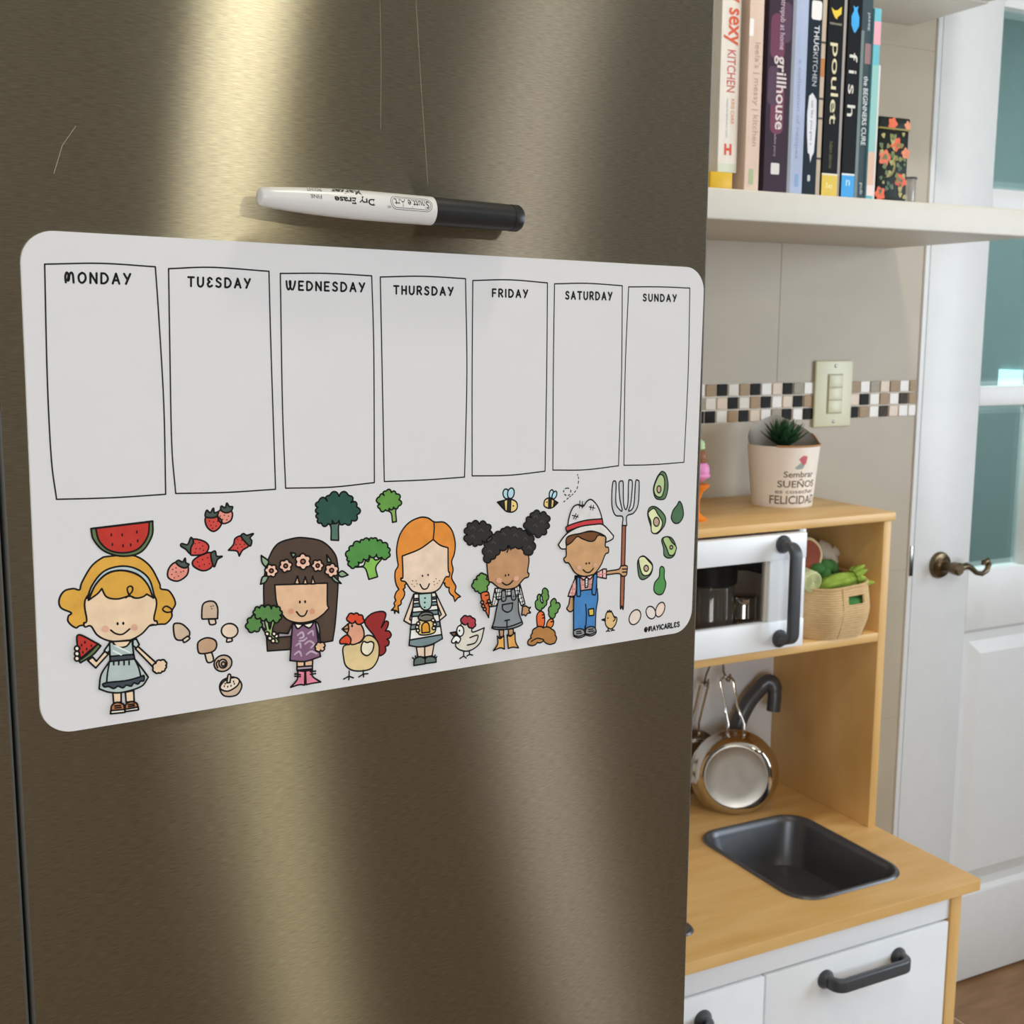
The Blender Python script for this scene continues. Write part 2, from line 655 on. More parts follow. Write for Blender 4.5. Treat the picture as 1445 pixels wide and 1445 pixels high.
loft(bm, [inset(-.004, DY1), inset(-.004, DY0 + .002), inset(.010, DY0 + .014), inset(.03, DY0 + .014), inset(.06, DY0 + .004)])
from_bm('panel', bm, M_DOOR, door)
for c in range(NCOL):
    x0 = GX0 + c * (PW + .03)
    x1 = x0 + PW
    if c:
        box('glazing_bar', (x0 - .03, DY0, zr[0]), (x0, DY1, zr[1]), M_DOOR, door, .003)
        box('glazing_bar', (x0 - .03, DY0, zr[2]), (x0, DY1, zr[3]), M_DOOR, door, .003)
        box('glazing_bar', (x0 - .03, DY0, zr[4]), (x0, DY1, zr[5]), M_DOOR, door, .003)
    for (a, b) in ((zr[0], zr[1]), (zr[2], zr[3]), (zr[4], zr[5])):
        bm = bmesh.new()
        yb = DY0 + .022

        def ins(d, y):
            return [(x0 + d, y, a + d), (x1 - d, y, a + d), (x1 - d, y, b - d), (x0 + d, y, b - d)]
        loft(bm, [ins(-.002, yb + .004), ins(-.002, yb), ins(.018, yb - .006)])
        bm.normal_update()
        for f in bm.faces:
            if abs(f.normal.y) < .99:
                f.material_index = 1
        from_bm('pane', bm, [M_GLASS, M_BEVEL], door)
# jamb
jamb = box('trim_1', (XJ, YW - .004, 0), (XJ + .012, YW + .12, DOORTOP), M_DOOR, kind='structure', bev=.001)
box('jamb_stop', (XJ + .012, YW + .075, 0), (XJ + SX0 + .012, YW + .12, DOORTOP), M_DOOR, jamb, .001)
box('strike_plate', (XJ + .002, YW - .006, dZ(1285, 812, YW)), (XJ + .012, YW - .003, dZ(1285, 770, YW)), M_IRON, jamb, .0008)
trim2 = box('trim_2', (XJ + SX1 + .004, YW - .004, 0), (DXR + .01, YW + .12, DOORTOP), M_DOOR, kind='structure', bev=.001)
# lever handle
kx, kz = dX(1325, 797), dZ(1325, 797)
bm = bmesh.new()
lathe(bm, [(.030, 0), (.030, .004), (.027, .009), (.015, .012), (.012, .016)], 28, axis_matrix((kx, DY0, kz), (0, -1, 0)))
rose = from_bm('handle_rose', bm, M_BRONZE, door, True)
bm = bmesh.new()
lathe(bm, [(.011, .012), (.010, .03), (.014, .042), (.0145, .058), (.011, .062)], 20, axis_matrix((kx, DY0, kz), (0, -1, 0)))
from_bm('neck', bm, M_BRONZE, rose, True)
bm = bmesh.new()
LY = DY0 - .05
lp = [(kx + .005, LY, kz), (kx + .03, LY, kz + .004), (kx + .045, LY, kz - .002), (kx + .06, LY - .002, kz - .014), (kx + .078, LY - .002, kz - .018), (kx + .094, LY, kz - .012), (kx + .100, LY, kz + .002), (kx + .094, LY, kz + .011), (kx + .085, LY, kz + .008), (kx + .084, LY, kz + .001)]
tube(bm, lp, [.009, .008, .0065, .0055, .0055, .006, .0065, .0065, .007, .006], 12)
from_bm('lever', bm, M_BRONZE, rose, True)

# the room seen through the glass
M_BEYOND = mat('utility_room_paint', '#9aa8a8', .8, var=.03)
beyond = box('wall_beyond_door', (XJ - .6, 3.5, 0), (XR, 3.6, CEIL), M_BEYOND, kind='structure', bev=0)
box('wall_beyond_left', (XJ - .6, YW + .12, 0), (XJ - .5, 3.5, CEIL), M_BEYOND, kind='structure', bev=0)
box('wall_beyond_right', (XR, YW + .12, 0), (XR + .1, 3.6, CEIL), M_BEYOND, kind='structure', bev=0)
area('utility_room_lamp_offscreen', (1.95, 2.9, CEIL - .03), .9, 40, (.92, 1, 1), (0, 0, -1))
w2 = empty('window_2', kind='structure')


def onX(px, py, X):
    d = ray(px, py)
    return CAM + d * (X / d.x)


UX = XR - .012
a_, b_ = onX(1408, 546, UX), onX(1408, 521, UX)
box('lit_pane', (UX, a_.y - .35, a_.z), (UX + .008, a_.y, b_.z), emit('daylight_pane', '#bff2f5', 1.6), w2, 0)
box('window_frame', (UX - .01, a_.y - .38, a_.z - .03), (UX + .01, a_.y + .02, a_.z), M_DOOR, w2)

# ---------------------------------------------------------------- shelves
XS = onY(1256, 350.5, YW).x
ZS0 = onY(1256, 350.5, YW).z
YS = .5 * (onZ(1004, 309, ZS0).y + onZ(1445, 334, ZS0).y)
ZS1 = onY(1220, 279.5, YS).z
shelf = box('wall_shelf', (.55, YS, ZS0), (XS, YW - .0005, ZS1), M_SHELF, None, .003, 3)
tag(shelf, 'thick white wall shelf holding the row of cookbooks', 'shelf')
XU = onY(1285, 37, YW).x
ZU = onY(1285, 37, YW).z
YU = onZ(1413, 3, ZU).y
up = empty('wall_cabinet', (.55, YW, ZU), label='beige overhead cabinet fixed above the cookbook shelf', cat='cabinet')
box('cabinet_body', (0, YU - YW + .018, 0), (XU - .55, -.0005, CEIL - ZU - .005), M_SHELF, up, .002)
for i in range(2):
    wd = (XU - .55) / 2
    d_ = box('cabinet_door', (i * wd + .002, YU - YW, .002), ((i + 1) * wd - .002, YU - YW + .017, CEIL - ZU - .01), M_SHELF, up, .002)

# ---------------------------------------------------------------- downlights
for n_, (lx, ly, w_, s_, c_) in enumerate(LAMPS):
    d = empty('downlight', (lx, ly, CEIL), label='round recessed ceiling downlight ' + LAMP_PLACE[n_], cat='light', group='ceiling downlights')
    bm = bmesh.new()
    r = s_ / 2
    loft(bm, [[(q * math.cos(2 * PI * k / 32), q * math.sin(2 * PI * k / 32), z) for k in range(32)] for (q, z) in ((r + .02, 0), (r + .02, -.006), (r + .004, -.012), (r + .002, 0))], False, False)
    from_bm('ring', bm, M_WHITE, d, True)

# ================================================================== FRIDGE
FP = FD + .0012                 # the steel surface just behind the board


def fu(px, py, D=FP):
    return onF(px, py, D).dot(FE)


UL = fu(28, 1170)               # seam between the two doors
UR = fu(986, 770)               # outer edge of the right door
fr_org = FN * FP + FE * UL
fridge = empty('refrigerator', (fr_org.x, fr_org.y, 0), FA, label='brushed stainless steel refrigerator with two upright doors', cat='refrigerator')
FW_ = UR - UL
M_GASKET = mat('door_gasket', '#1b1a18', .8)
M_EDGE = mat('door_edge_grey', '#4b4943', .55, metal=.2, var=.03)
M_BODY = mat('fridge_body_grey', '#55534f', .5, metal=.3)


def steel_door(name, x0, x1, z0, z1):
    bm = bmesh.new()
    bm_box(bm, (x0, 0, z0), (x1, .055, z1), .0016, 4)
    uv = bm.loops.layers.uv.new('grain')
    for f in bm.faces:
        for l in f.loops:
            l[uv].uv = (l.vert.co.z, l.vert.co.x + l.vert.co.y)
    bm.normal_update()
    for f in bm.faces:
        if f.normal.y > -.99:
            f.material_index = 1
    return from_bm(name, bm, [STEEL, M_EDGE], fridge, False)


box('body', (-.40, .066, .06), (FW_ - .004, .74, 1.785), M_BODY, fridge, .004)
box('gasket', (-.39, .055, .09), (FW_ - .012, .066, 1.77), M_GASKET, fridge, 0)
box('plinth', (-.38, .09, 0), (FW_ - .02, .70, .06), M_BLACK, fridge, .002)
rd = steel_door('door', .0006, FW_, .075, 1.785)
ld = steel_door('door', -.405, -.0006, .075, 1.785)
M_SCR = mat('scratched_steel', '#a9a08a', .5, metal=.8)
for (pts, w_) in (([(587, 2), (594, 120), (604, 262)], .00022), ([(536, 2), (538, 90), (537, 182)], .00018), ([(107, 178), (88, 205), (76, 245)], .0003), ([(225, 84), (240, 92), (254, 102)], .0005)):
    bm = bmesh.new()
    P = [onF(x, y, FP - .00004) for (x, y) in pts]
    L = [((p - fr_org).dot(FE), -.00004, p.z) for p in P]
    vv = [(bm.verts.new((x - w_ / 2, y, z)), bm.verts.new((x + w_ / 2, y, z))) for (x, y, z) in L]
    for a, b in zip(vv, vv[1:]):
        bm.faces.new((a[0], b[0], b[1], a[1]))
    o = from_bm('scratch', bm, M_SCR, rd)

# ================================================================== PLANNER BOARD
c4 = [onF(*q) for q in ((26, 323), (993, 378), (977, 890), (60, 1039))]
ctr = sum(c4, Vector()) / 4
ex = ((c4[1] - c4[0]) + (c4[2] - c4[3])).normalized()
NO = -FN
ev = NO.cross(ex).normalized()
BWID = ((c4[1] - c4[0]).length + (c4[2] - c4[3]).length) / 2
BHEI = ((c4[3] - c4[0]).length + (c4[2] - c4[1]).length) / 2
board = empty('planner_board', label='white magnetic weekly planner board with cartoon farm print on the refrigerator', cat='planner')
board.matrix_world = Matrix(((ex.x, ev.x, NO.x, ctr.x), (ex.y, ev.y, NO.y, ctr.y), (ex.z, ev.z, NO.z, ctr.z), (0, 0, 0, 1)))
bm = bmesh.new()
prof = rrect(0, 0, BWID, BHEI, .0145, 10)
loft(bm, [[(x, y, -.00125) for x, y in prof], [(x, y, -.0002) for x, y in prof], [(x * .9993, y * .9993, 0) for x, y in prof]])
M_BOARD = mat('board_white_gloss', '#dcdbdb', .22, var=.008)
from_bm('sheet', bm, M_BOARD, board)
INK = '#141416'
ZOOM = {1: (60, 700, 4.25), 2: (330, 680, 4.8167), 3: (460, 680, 5.159), 4: (630, 680, 5.778), 5: (770, 650, 5.559), 6: (20, 310, 2.676), 7: (520, 360, 3.0104)}


def inkmat(hexc):
    key = 'print_' + hexc.lstrip('#')
    return mat(key, hexc, .3, var=.09 if hexc != INK else 0, scale=(120, 120, 120))


class Art:
    """flat print: filled outlines and strokes on the face of the board"""

    def __init__(self, name, z):
        self.name, self.z = name, ZOOM[z]
        self.V, self.F, self.mi, self.mats = [], [], [], []
        self.h = .00002

    def pt(self, x, y):
        ox, oy, s = self.z
        p = onF(ox + x / s, oy + y / s) - ctr
        return (p.dot(ex), p.dot(ev))

    def parse(self, s):
        out = []
        for t in s.split():
            c = t.endswith('c')
            a, b = t.rstrip('c').split(',')
            out.append((*self.pt(float(a), float(b)), c))
        return out

    def slot(self, col):
        if col not in self.mats:
            self.mats.append(col)
        return self.mats.index(col)

    def poly(self, pts, col):
        k = len(self.V)
        self.h += .000012
        self.V += [(p[0], p[1], self.h) for p in pts]
        for t in tessellate_polygon([[Vector((p[0], p[1], 0)) for p in pts]]):
            a, b, c = (pts[i] for i in t)
            if (b[0] - a[0]) * (c[1] - a[1]) - (b[1] - a[1]) * (c[0] - a[0]) < 0:
                t = (t[0], t[2], t[1])
            self.F.append(tuple(k + i for i in t))
            self.mi.append(self.slot(col))

    def stroke(self, pts, closed, w=.00088, col=INK):
        self.h += .000012
        n = len(pts)
        P = [Vector((p[0], p[1])) for p in pts]
        mi = self.slot(col)

        def disc(p):
            k = len(self.V)
            self.V += [(p.x + w / 2 * math.cos(i * PI / 4), p.y + w / 2 * math.sin(i * PI / 4), self.h) for i in range(8)]
            self.F.append(tuple(range(k, k + 8)))
            self.mi.append(mi)
        nor = []
        for i in range(n):
            a = P[(i - 1) % n] if (closed or i) else P[i]
            b = P[(i + 1) % n] if (closed or i < n - 1) else P[i]
            d = (b - a)
            d = d.normalized() if d.length > 1e-9 else Vector((1, 0))
            nor.append(Vector((-d.y, d.x)))
        for i in range(n if closed else n - 1):
            j = (i + 1) % n
            d = P[j] - P[i]
            if d.length < 1e-9:
                continue
            m = Vector((-d.y, d.x)).normalized()
            na = m if pts[i][2] else nor[i]
            nb = m if pts[j][2] else nor[j]
            k = len(self.V)
            for q in (P[i] - na * w / 2, P[j] - nb * w / 2, P[j] + nb * w / 2, P[i] + na * w / 2):
                self.V.append((q.x, q.y, self.h))
            self.F.append((k, k + 1, k + 2, k + 3))
            self.mi.append(mi)
            if pts[i][2]:
                disc(P[i])
        if not closed:
            disc(P[-1])

    def f(self, col, s, line=True, w=.00088):
        p = crom(self.parse(s), True)
        self.poly(p, col)
        if line:
            self.stroke(p, True, w)
        return self

    def fb(self, col, s, k=.45, line=True):
        """lobed outline: every side bulges outwards"""
        q = [tuple(float(v) for v in t.rstrip('c').split(',')) for t in s.split()]
        n = len(q)
        ar = sum(q[i][0] * q[(i + 1) % n][1] - q[(i + 1) % n][0] * q[i][1] for i in range(n))
        sg = 1 if ar > 0 else -1
        out = []
        for i in range(n):
            (x0, y0), (x1, y1) = q[i], q[(i + 1) % n]
            dx, dy = x1 - x0, y1 - y0
            out.append('%.1f,%.1fc' % (x0, y0))
            for t, b in ((.22, .75), (.5, 1), (.78, .75)):
                out.append('%.1f,%.1f' % (x0 + dx * t + sg * dy * k * b, y0 + dy * t - sg * dx * k * b))
        return self.f(col, ' '.join(out), line)

    def l(self, s, closed=False, w=.00082, col=INK):
        self.stroke(crom(self.parse(s), closed), closed, w, col)
        return self

    def d(self, x, y, rx, ry=None, col=INK, line=False, rot=0):
        ry = ry or rx
        n = 18 if rx > 9 else 9
        c, s = math.cos(math.radians(rot)), math.sin(math.radians(rot))
        pts = []
        for i in range(n):
            a = 2 * PI * i / n
            u, v = rx * math.cos(a), ry * math.sin(a)
            pts.append((*self.pt(x + u * c - v * s, y + u * s + v * c), False))
        self.poly(pts, col)
        if line:
            self.stroke(pts, True)
        return self

    def dots(self, s, r, ry=None, col=INK):
        for t in s.split():
            a, b = t.split(',')
            self.d(float(a), float(b), r, ry, col)
        return self

    def dash(self, s, closed=False, n=3, gap=4):
        p = crom(self.parse(s), closed, 12)
        for i in range(0, len(p) - n, n + gap):
            q = [(a, b, k in (0, n)) for k, (a, b, c) in enumerate(p[i:i + n + 1])]
            self.stroke(q, False, .00065)
        return self

    def text(self, s, x0, y0, x1, y1, cap, w=.0011, gapf=.5):
        """hand-drawn capitals between two baseline points"""
        tot = sum(GLY[c][0] for c in s) + gapf * (len(s) - 1)
        sx = 1 / tot
        cur = 0
        for c in s:
            gw, strokes = GLY[c]
            for st in strokes:
                pts = []
                for (gx, gy, k) in st:
                    t = (cur + gx) * sx
                    pts.append((*self.pt(x0 + (x1 - x0) * t, y0 + (y1 - y0) * t - cap * gy), k))
                self.stroke(crom(pts, False, 4), False, w)
            cur += gw + gapf
        return self

    def done(self, label=None):
        me = bpy.data.meshes.new(self.name)
        me.from_pydata(self.V, [], self.F)
        for m in self.mats:
            me.materials.append(inkmat(m))
        me.polygons.foreach_set('material_index', self.mi)
        o = bpy.data.objects.new(self.name, me)
        link(o, board)
        if label:
            o['label'] = label
        return o


def G(w, *strokes):
    out = []
    for s in strokes:
        q = []
        for t in s.split():
            k = t.endswith('c')
            a, b = t.rstrip('c').split(',')
            q.append((float(a), float(b), k))
        out.append(q)
    return (w, out)


GLY = {'A': G(.7, '0,0c .35,1c .7,0c', '.12,.33c .58,.33c'),
       'C': G(.65, '.65,.85 .4,1 .1,.8 0,.5 .1,.2 .4,0 .65,.15'),
       'D': G(.7, '0,0c 0,1c .4,.95 .68,.6 .62,.25 .35,.02 0,0c'),
       'E': G(.6, '.55,.85 .3,1 .08,.78 .3,.55c .05,.3 .25,0 .6,.15'),
       'e': G(.55, '.55,1c 0,1c 0,0c .55,0c', '0,.5c .45,.5c'),
       'F': G(.55, '.55,1c 0,1c 0,0c', '0,.5c .45,.5c'),
       'H': G(.6, '0,0c 0,1c', '.6,0c .6,1c', '0,.5c .6,.5c'),
       'I': G(.05, '.02,0c .02,1c'),
       'L': G(.5, '0,1c 0,0c .5,0c'),
       'M': G(.9, '.05,0c .0,.6 .15,1 .33,.75 .25,.2 .38,.3 .45,.8 .65,1 .8,.75 .88,0'),
       'N': G(.65, '0,0c 0,1c .65,0c .65,1c'),
       'O': G(.75, '.37,1 .08,.8 0,.5 .1,.15 .37,0 .66,.2 .75,.5 .65,.85 .37,1'),
       'R': G(.6, '0,0c 0,1c .4,1 .58,.75 .4,.5 0,.48c', '.25,.48c .6,0c'),
       'S': G(.6, '.55,.85 .35,1 .1,.9 .08,.68 .3,.53 .55,.35 .5,.1 .28,0 .0,.12'),
       'T': G(.7, '0,1c .7,1c', '.35,1c .35,0c'),
       'U': G(.65, '0,1c 0,.3 .15,.03 .4,0 .6,.2 .65,.5 .65,1c'),
       'W': G(1.15, '0,1c .08,.3 .28,0 .5,.35 .55,.95 .42,.98 .45,.6 .62,.1 .85,.05 1.05,.5 1.15,1c'),
       'Y': G(.65, '0,1c .33,.48c', '.65,1c .2,0c'),
       '@': G(.9, '.6,.35 .45,.65 .3,.5 .4,.3 .6,.4 .7,.25 .85,.5 .65,.9 .3,.9 .05,.55 .2,.1 .6,.0')}

# day columns
DAYS = ((6, 'MONDAY', '115,168c 330,165 533,178c 545,350 565,700 572,1037c 370,1050 160,1056c 140,900 125,600', 193, 237, 438, 243, 38),
        (6, 'TUESDAY', '583,185c 750,180 962,195c 970,500 987,1018c 800,1030 610,1034c 595,850 588,500', 657, 251, 890, 258, 34),
        (6, 'WEDNESDAY', '1005,203c 1180,203 1350,212c 1358,500 1360,993c 1200,1010 1025,1014c 1013,700', 1028, 264, 1322, 272, 32),
        (7, 'THURSDAY', '50,93c 230,90 412,100c 418,500 408,943c 240,955 67,962c 60,600', 108, 164, 358, 171, 33),
        (7, 'FRIDAY', '443,108c 600,105 760,118c 757,500 750,918c 600,935 440,938c 440,500', 527, 176, 675, 180, 31),
        (7, 'SATURDAY', '790,122c 930,120 1078,130c 1075,500 1062,895c 920,912 783,913c 785,500', 838, 186, 1033, 190, 31),
        (7, 'SUNDAY', '1105,135c 1240,135 1365,140c 1358,500 1340,880c 1210,890 1085,893c 1090,500', 1167, 194, 1307, 197, 28))
for (z, nm, path, x0, y0, x1, y1, cap) in DAYS:
    Art('day_column', z).l(path, True, .00072).text(nm.replace('E', 'e') if nm == 'WEDNESDAY' else nm, x0, y0, x1, y1, cap, .0010).done('black outlined column headed ' + nm)

GOLD, SKIN, RED, GREY, DGREY = '#dca747', '#ecd0ae', '#c03a30', '#a8b8b6', '#434a54'
a = Art('printed_girl', 1)
a.f(GOLD, '395,362 540,355 640,415 700,520 710,556 760,570 797,640 775,690 775,725 740,765 690,770 470,800 250,775 200,790 155,755 155,720 172,700 110,670 100,620 130,570 185,555 222,562 235,520 290,425 350,375')
a.f(SKIN, '268,600 265,745 248,760 255,785 290,780 330,835 400,868 500,872 590,830 645,775 685,772 685,750 668,735 672,600 480,500')
a.f(GOLD, '275,625c 330,585 355,555c 385,605 450,617 520,600 560,612 600,605 625,588c 665,610c 640,540 575,475 480,447 390,465 320,530')
a.l('500,610 535,575 540,550 525,540 508,555 518,590 545,610')
a.f('#b9c9cb', '268,612c 300,530 370,450 475,420 570,440 640,500 672,605c 664,612c 630,530 570,470 480,445 390,462 320,528 276,615c')
a.l('775,692 745,697 720,680 740,660 770,675 778,692')
a.d(450, 765, 7, 10).d(484, 763, 7, 10).l('408,803 440,825 480,828 522,797')
a.d(377, 797, 22, 20, '#e2b095').d(551, 787, 20, 20, '#e2b095')
a.f('#66784e', '290,195c 660,150c 655,240 590,335 480,360 370,330 305,260').f(RED, '318,193c 640,155c 630,240 575,315 490,340 400,325 340,270')
a.dots('412,232 477,232 565,215 418,290 482,297 528,292 570,268', 5, 11)
a.f(SKIN, '372,930c 322,990c 300,965c 270,985c 318,1030c 395,945c')
a.f(SKIN, '570,900c 680,1000c 668,1032c 555,915c').fb(SKIN, '678,1002 708,985 736,992 738,1014 734,1034 715,1050 694,1058 672,1054 662,1032', .28)
a.f(SKIN, '420,1175c 470,1178c 470,1235c 425,1240c').f(SKIN, '495,1175c 545,1165c 548,1230c 500,1235c')
a.f('#b3c2be', '400,875c 535,862c 545,950c 403,965c').f(SKIN, '415,872c 450,905 500,900 530,865c')
a.f('#b6c4c0', '400,990c 550,975c 600,1040 632,1085c 590,1140 480,1175 400,1175 338,1155c 350,1070')
a.l('400,990 388,1060 383,1112').l('553,980 575,1030 587,1080')
a.f('#bcc9c5', '400,880c 368,925c 385,940c 402,925c').f('#bcc9c5', '540,862c 560,855c 578,890c 560,910c 540,895c')
a.f(DGREY, '403,960c 545,948c 550,975c 403,990c')
for x in (425, 455, 487, 517):
    a.l('%d,988c %d,1010c' % (x, x))
a.f(DGREY, '360,1125 400,1115 500,1105 585,1082 605,1075 605,1105 585,1108 570,1125 545,1118 530,1138 500,1132 480,1148 450,1138 425,1152 395,1140 370,1142')
a.l('430,895c 520,935c', col='#dfe6e2').l('420,925c 470,950c', col='#dfe6e2')
a.f(RED, '218,830 330,885c 225,972c 205,880').f('#66784e', '330,885c 347,897c 300,950 225,998c 215,985c 270,945')
a.dots('252,875 232,892 290,895 262,915 240,935', 5, 9)
for y in (912, 943, 972):
    a.d(204, y, 15, 15, '#f0e2d2', True)
a.f('#bd7a52', '408,1285c 412,1255 440,1235 480,1245 490,1278c').f('#e8ddd0', '405,1303c 406,1284c 490,1276c 492,1294c')
a.f('#bd7a52', '492,1280c 497,1245 530,1230 560,1240 570,1265c').f('#e8ddd0', '492,1290c 492,1276c 570,1262c 572,1279c')
a.l('430,1256c 465,1252c').l('432,1268c 468,1264c').l('510,1248c 545,1244c').l('512,1260c 548,1254c')
a.done('girl with curly blond hair and a watermelon on her head')

for (body, leaf, col, seeds) in (
    ('975,150 985,125 1040,120 1075,150 1060,190 1025,212 990,190', '975,120 985,85 1005,100 1025,72 1030,100 1055,95 1040,125 1000,130', '#cf4d46', '1000,150 1025,155 1050,150 1010,175 1040,180 1020,192'),
    ('1050,110 1065,85 1110,80 1138,100 1130,145 1090,165 1060,150', '1070,85 1072,60 1095,70 1105,42 1120,62 1140,65 1130,90 1100,100', '#e89585', '1065,120 1090,115 1115,120 1080,140 1105,142'),
    ('885,345 890,270 920,258 975,275 997,305 975,345 920,355', '885,345 860,320 830,300 835,285 870,290 890,248 905,275 890,310', '#cf4d46', '915,285 940,280 960,300 920,315 945,315 965,325 915,338'),
    ('905,420 905,385 960,350 1010,340 1030,380 1010,430 960,448', '1010,345 1035,330 1045,360 1078,362 1050,380 1030,425 1015,390', '#c9443d', '930,395 960,380 990,370 940,420 970,410 1000,405'),
    ('755,490 755,440 790,400 840,400 873,425 865,475 810,510', '800,400 815,385 840,395 855,372 860,400 878,410 860,430 830,425', '#e89585', '780,440 800,430 775,470 800,455 830,455 815,480 790,490 845,450'),
    ('1145,290 1155,255 1190,240 1220,270 1235,300 1200,325 1180,360c 1165,330 1115,325c', '1190,240 1205,225 1225,235 1265,225 1245,250 1255,270 1245,300 1215,275', '#cf4d46', '1170,260 1195,265 1160,290 1185,290 1210,290 1170,312 1195,305')):
    Art('printed_strawberry', 1).f(col, body).f('#4c5a4f', leaf).dots(seeds, 4).done()
CR = '#e6d2bb'
Art('printed_mushroom', 1).f('#ccb399', '955,725 960,655 990,632 1030,635 1050,670 1050,735c 960,738c').f(CR, '995,738c 1035,738c 1038,765 1005,770').dots('1010,662 1023,658 1015,675', 4).done()
Art('printed_mushroom', 1).f('#cfb79e', '785,780 800,763 840,770 880,810 875,845 830,865 795,850').f(CR, '840,860c 870,840c 883,855 850,878').done()
Art('printed_mushroom', 1).f(CR, '1108,850c 1130,848c 1138,868 1105,875').d(1122, 808, 50, 44, '#e6d0b8', True).done()
Art('printed_mushroom', 1).f(CR, '972,942c 1015,938c 1025,985 990,997').f('#c6a283', '932,925 935,875 985,850 1035,865 1043,905 1015,935 950,945').done()
Art('printed_mushroom', 1).d(1082, 1003, 55, 48, '#cdb59b', True, -25).d(1082, 1005, 24, 26, '#e0cbb3', True).d(1084, 1007, 12, 13, '#c6ab8e', True).l('1050,1030 1042,1005 1055,985').done()
Art('printed_mushroom', 1).f('#cdb59b', '1062,1150 1080,1105 1140,1085 1185,1110 1193,1150 1160,1195 1090,1198').f('#ead9c6', '1065,1152 1090,1110 1150,1088 1180,1105 1165,1140 1110,1170').f(CR, '1105,1120c 1113,1072 1128,1075 1124,1118c').dots('1090,1140 1110,1143 1130,1138 1150,1125 1095,1125 1145,1112', 4, 7).done()

HAIR, SK2 = '#54443a', '#e5bc97'
a = Art('printed_girl', 2)
a.f(HAIR, '245,500 300,420 400,385 480,380 600,405 680,480 705,560 708,700 690,950 672,1080c 590,1095c 560,950 400,960 395,1138c 228,1150c 218,1010 205,850 203,700 215,600')
a.f(SK2, '278,700c 635,688c 635,830 645,855 625,880 600,905 540,942 450,958 370,940 325,895 290,820')
for s in ('412,694c 432,640c 447,694c', '470,694c 485,645c 500,694c', '525,694c 535,642c 552,692c'):
    a.f(SK2, s)
a.d(448, 816, 7, 11).d(484, 814, 7, 11).l('425,882 450,910 480,908 498,875').d(388, 880, 19, 19, '#df9d80').d(533, 880, 19, 19, '#df9d80')
for s in ('185,500c 235,540 215,580c 190,545', '180,695c 195,645 235,640c 215,680', '385,480c 420,490 400,515c', '630,495c 660,540 635,545c', '775,632c 735,605 705,625c 730,645', '728,690c 675,640 665,655c 690,680'):
    a.f('#8ba686', s)
for (x, y, R) in ((253, 603, 47), (350, 570, 47), (567, 568, 43), (662, 600, 50), (467, 540, 57)):
    a.fb('#efc1aa', ' '.join('%.1f,%.1f' % (x + R * .74 * math.cos(i * PI / 3 + x), y + R * .74 * math.sin(i * PI / 3 + x)) for i in range(6)), .42).d(x, y, R * .27, R * .27, '#a8634a', True)
a.f('#a3949f', '395,965c 365,1030c 300,1025c 300,1055c 385,1048c 400,1000').f('#a3949f', '550,950c 585,1090c 560,1095c 545,1000')
a.f(SK2, '425,1215c 475,1218c 475,1285c 428,1285c').f(SK2, '478,1215c 532,1208c 530,1280c 478,1285c').f('#a3949f', '425,1255c 530,1248c 530,1270c 425,1278c')
a.f('#835f7a', '395,965c 550,950c 585,1185c 480,1218 378,1212c')
for s in ('430,1040 460,1020 470,1050 445,1060', '480,1100 510,1080 540,1100 520,1125', '420,1110 445,1095 450,1125', '500,1030 530,1010 535,1040', '410,1170 440,1150 455,1180', '490,1170 520,1150 560,1165', '440,1080 470,1075 490,1060'):
    a.l(s, w=.001, col='#c0abbb')
a.f('#efe6da', '405,960c 430,995 465,970c 510,990 540,950c 470,965')
a.fb(SK2, '556,1105 585,1092 612,1102 605,1122 606,1142 585,1140 562,1148 552,1128', .32)
a.f('#9ab873', '180,975c 215,1005 205,950 225,930 240,1000 258,930 275,940 258,1015 300,1080 275,1090 215,1030')
a.fb('#5a8a4c', '92,1000 92,955 112,922 160,918 178,950 172,990 135,1010', .38)
a.fb('#5a8a4c', '140,900 138,870 170,855 205,850 250,860 285,850 308,870 308,905 305,935 262,938 215,928 175,922')
for (x, y) in ((222, 1030), (240, 1060), (262, 1078), (284, 1045), (268, 1030)):
    a.d(x, y, 14, 14, '#efdcc8', True)
a.f('#df859a', '430,1280c 477,1285c 475,1378c 440,1375 380,1393c 425,1340').f('#df859a', '482,1282c 525,1275c 530,1320 585,1357c 530,1365 485,1375c')
for s in ('408,1302c 447,1307c', '408,1318c 447,1320c', '513,1287c 550,1283c', '513,1304c 550,1300c'):
    a.l(s)
a.done('girl with long dark hair and a flower crown')

Art('printed_broccoli', 2).f('#587868', '640,280c 660,310 660,395c 712,398c 712,300 728,268c 685,285c').fb('#2f5549', '575,215 570,175 575,135 635,130 650,92 715,98 780,92 795,140 835,170 835,225 800,262 755,282 715,262 668,262 640,285 595,280 572,250').done('dark green broccoli')
Art('printed_broccoli', 2).f('#90b262', '1045,195c 1070,215 1078,275c 1105,270c 1100,200 1108,175c 1060,190').fb('#669a48', '992,150 990,100 1022,92 1035,62 1070,72 1102,82 1122,120 1118,165 1085,172 1055,180 1030,190 992,182').done('small bright green broccoli')
Art('printed_broccoli', 2).f('#88bd58', '830,580c 890,585 918,663c 977,645c 965,580 1000,530 1010,515c 960,530 935,490 915,540 895,535 880,570').fb('#56934a', '785,540 772,515 785,465 810,435 858,412 880,395 920,398 945,385 975,402 1010,415 1045,445 1052,480 1045,515 1005,512 970,492 920,500 880,525 845,545 825,575 790,575', .38).done('wide broccoli head on a thick stalk')
a = Art('printed_rooster', 2)
a.f('#97302f', '890,960 930,900 1000,880 1032,895 1025,935 1002,990c 1030,948 1050,955 1045,985 1030,1012c 1055,1015 1070,1040 1058,1062 1040,1068c 1055,1085 1050,1110 1030,1118c 1032,1150 1010,1175 985,1170 960,1060')
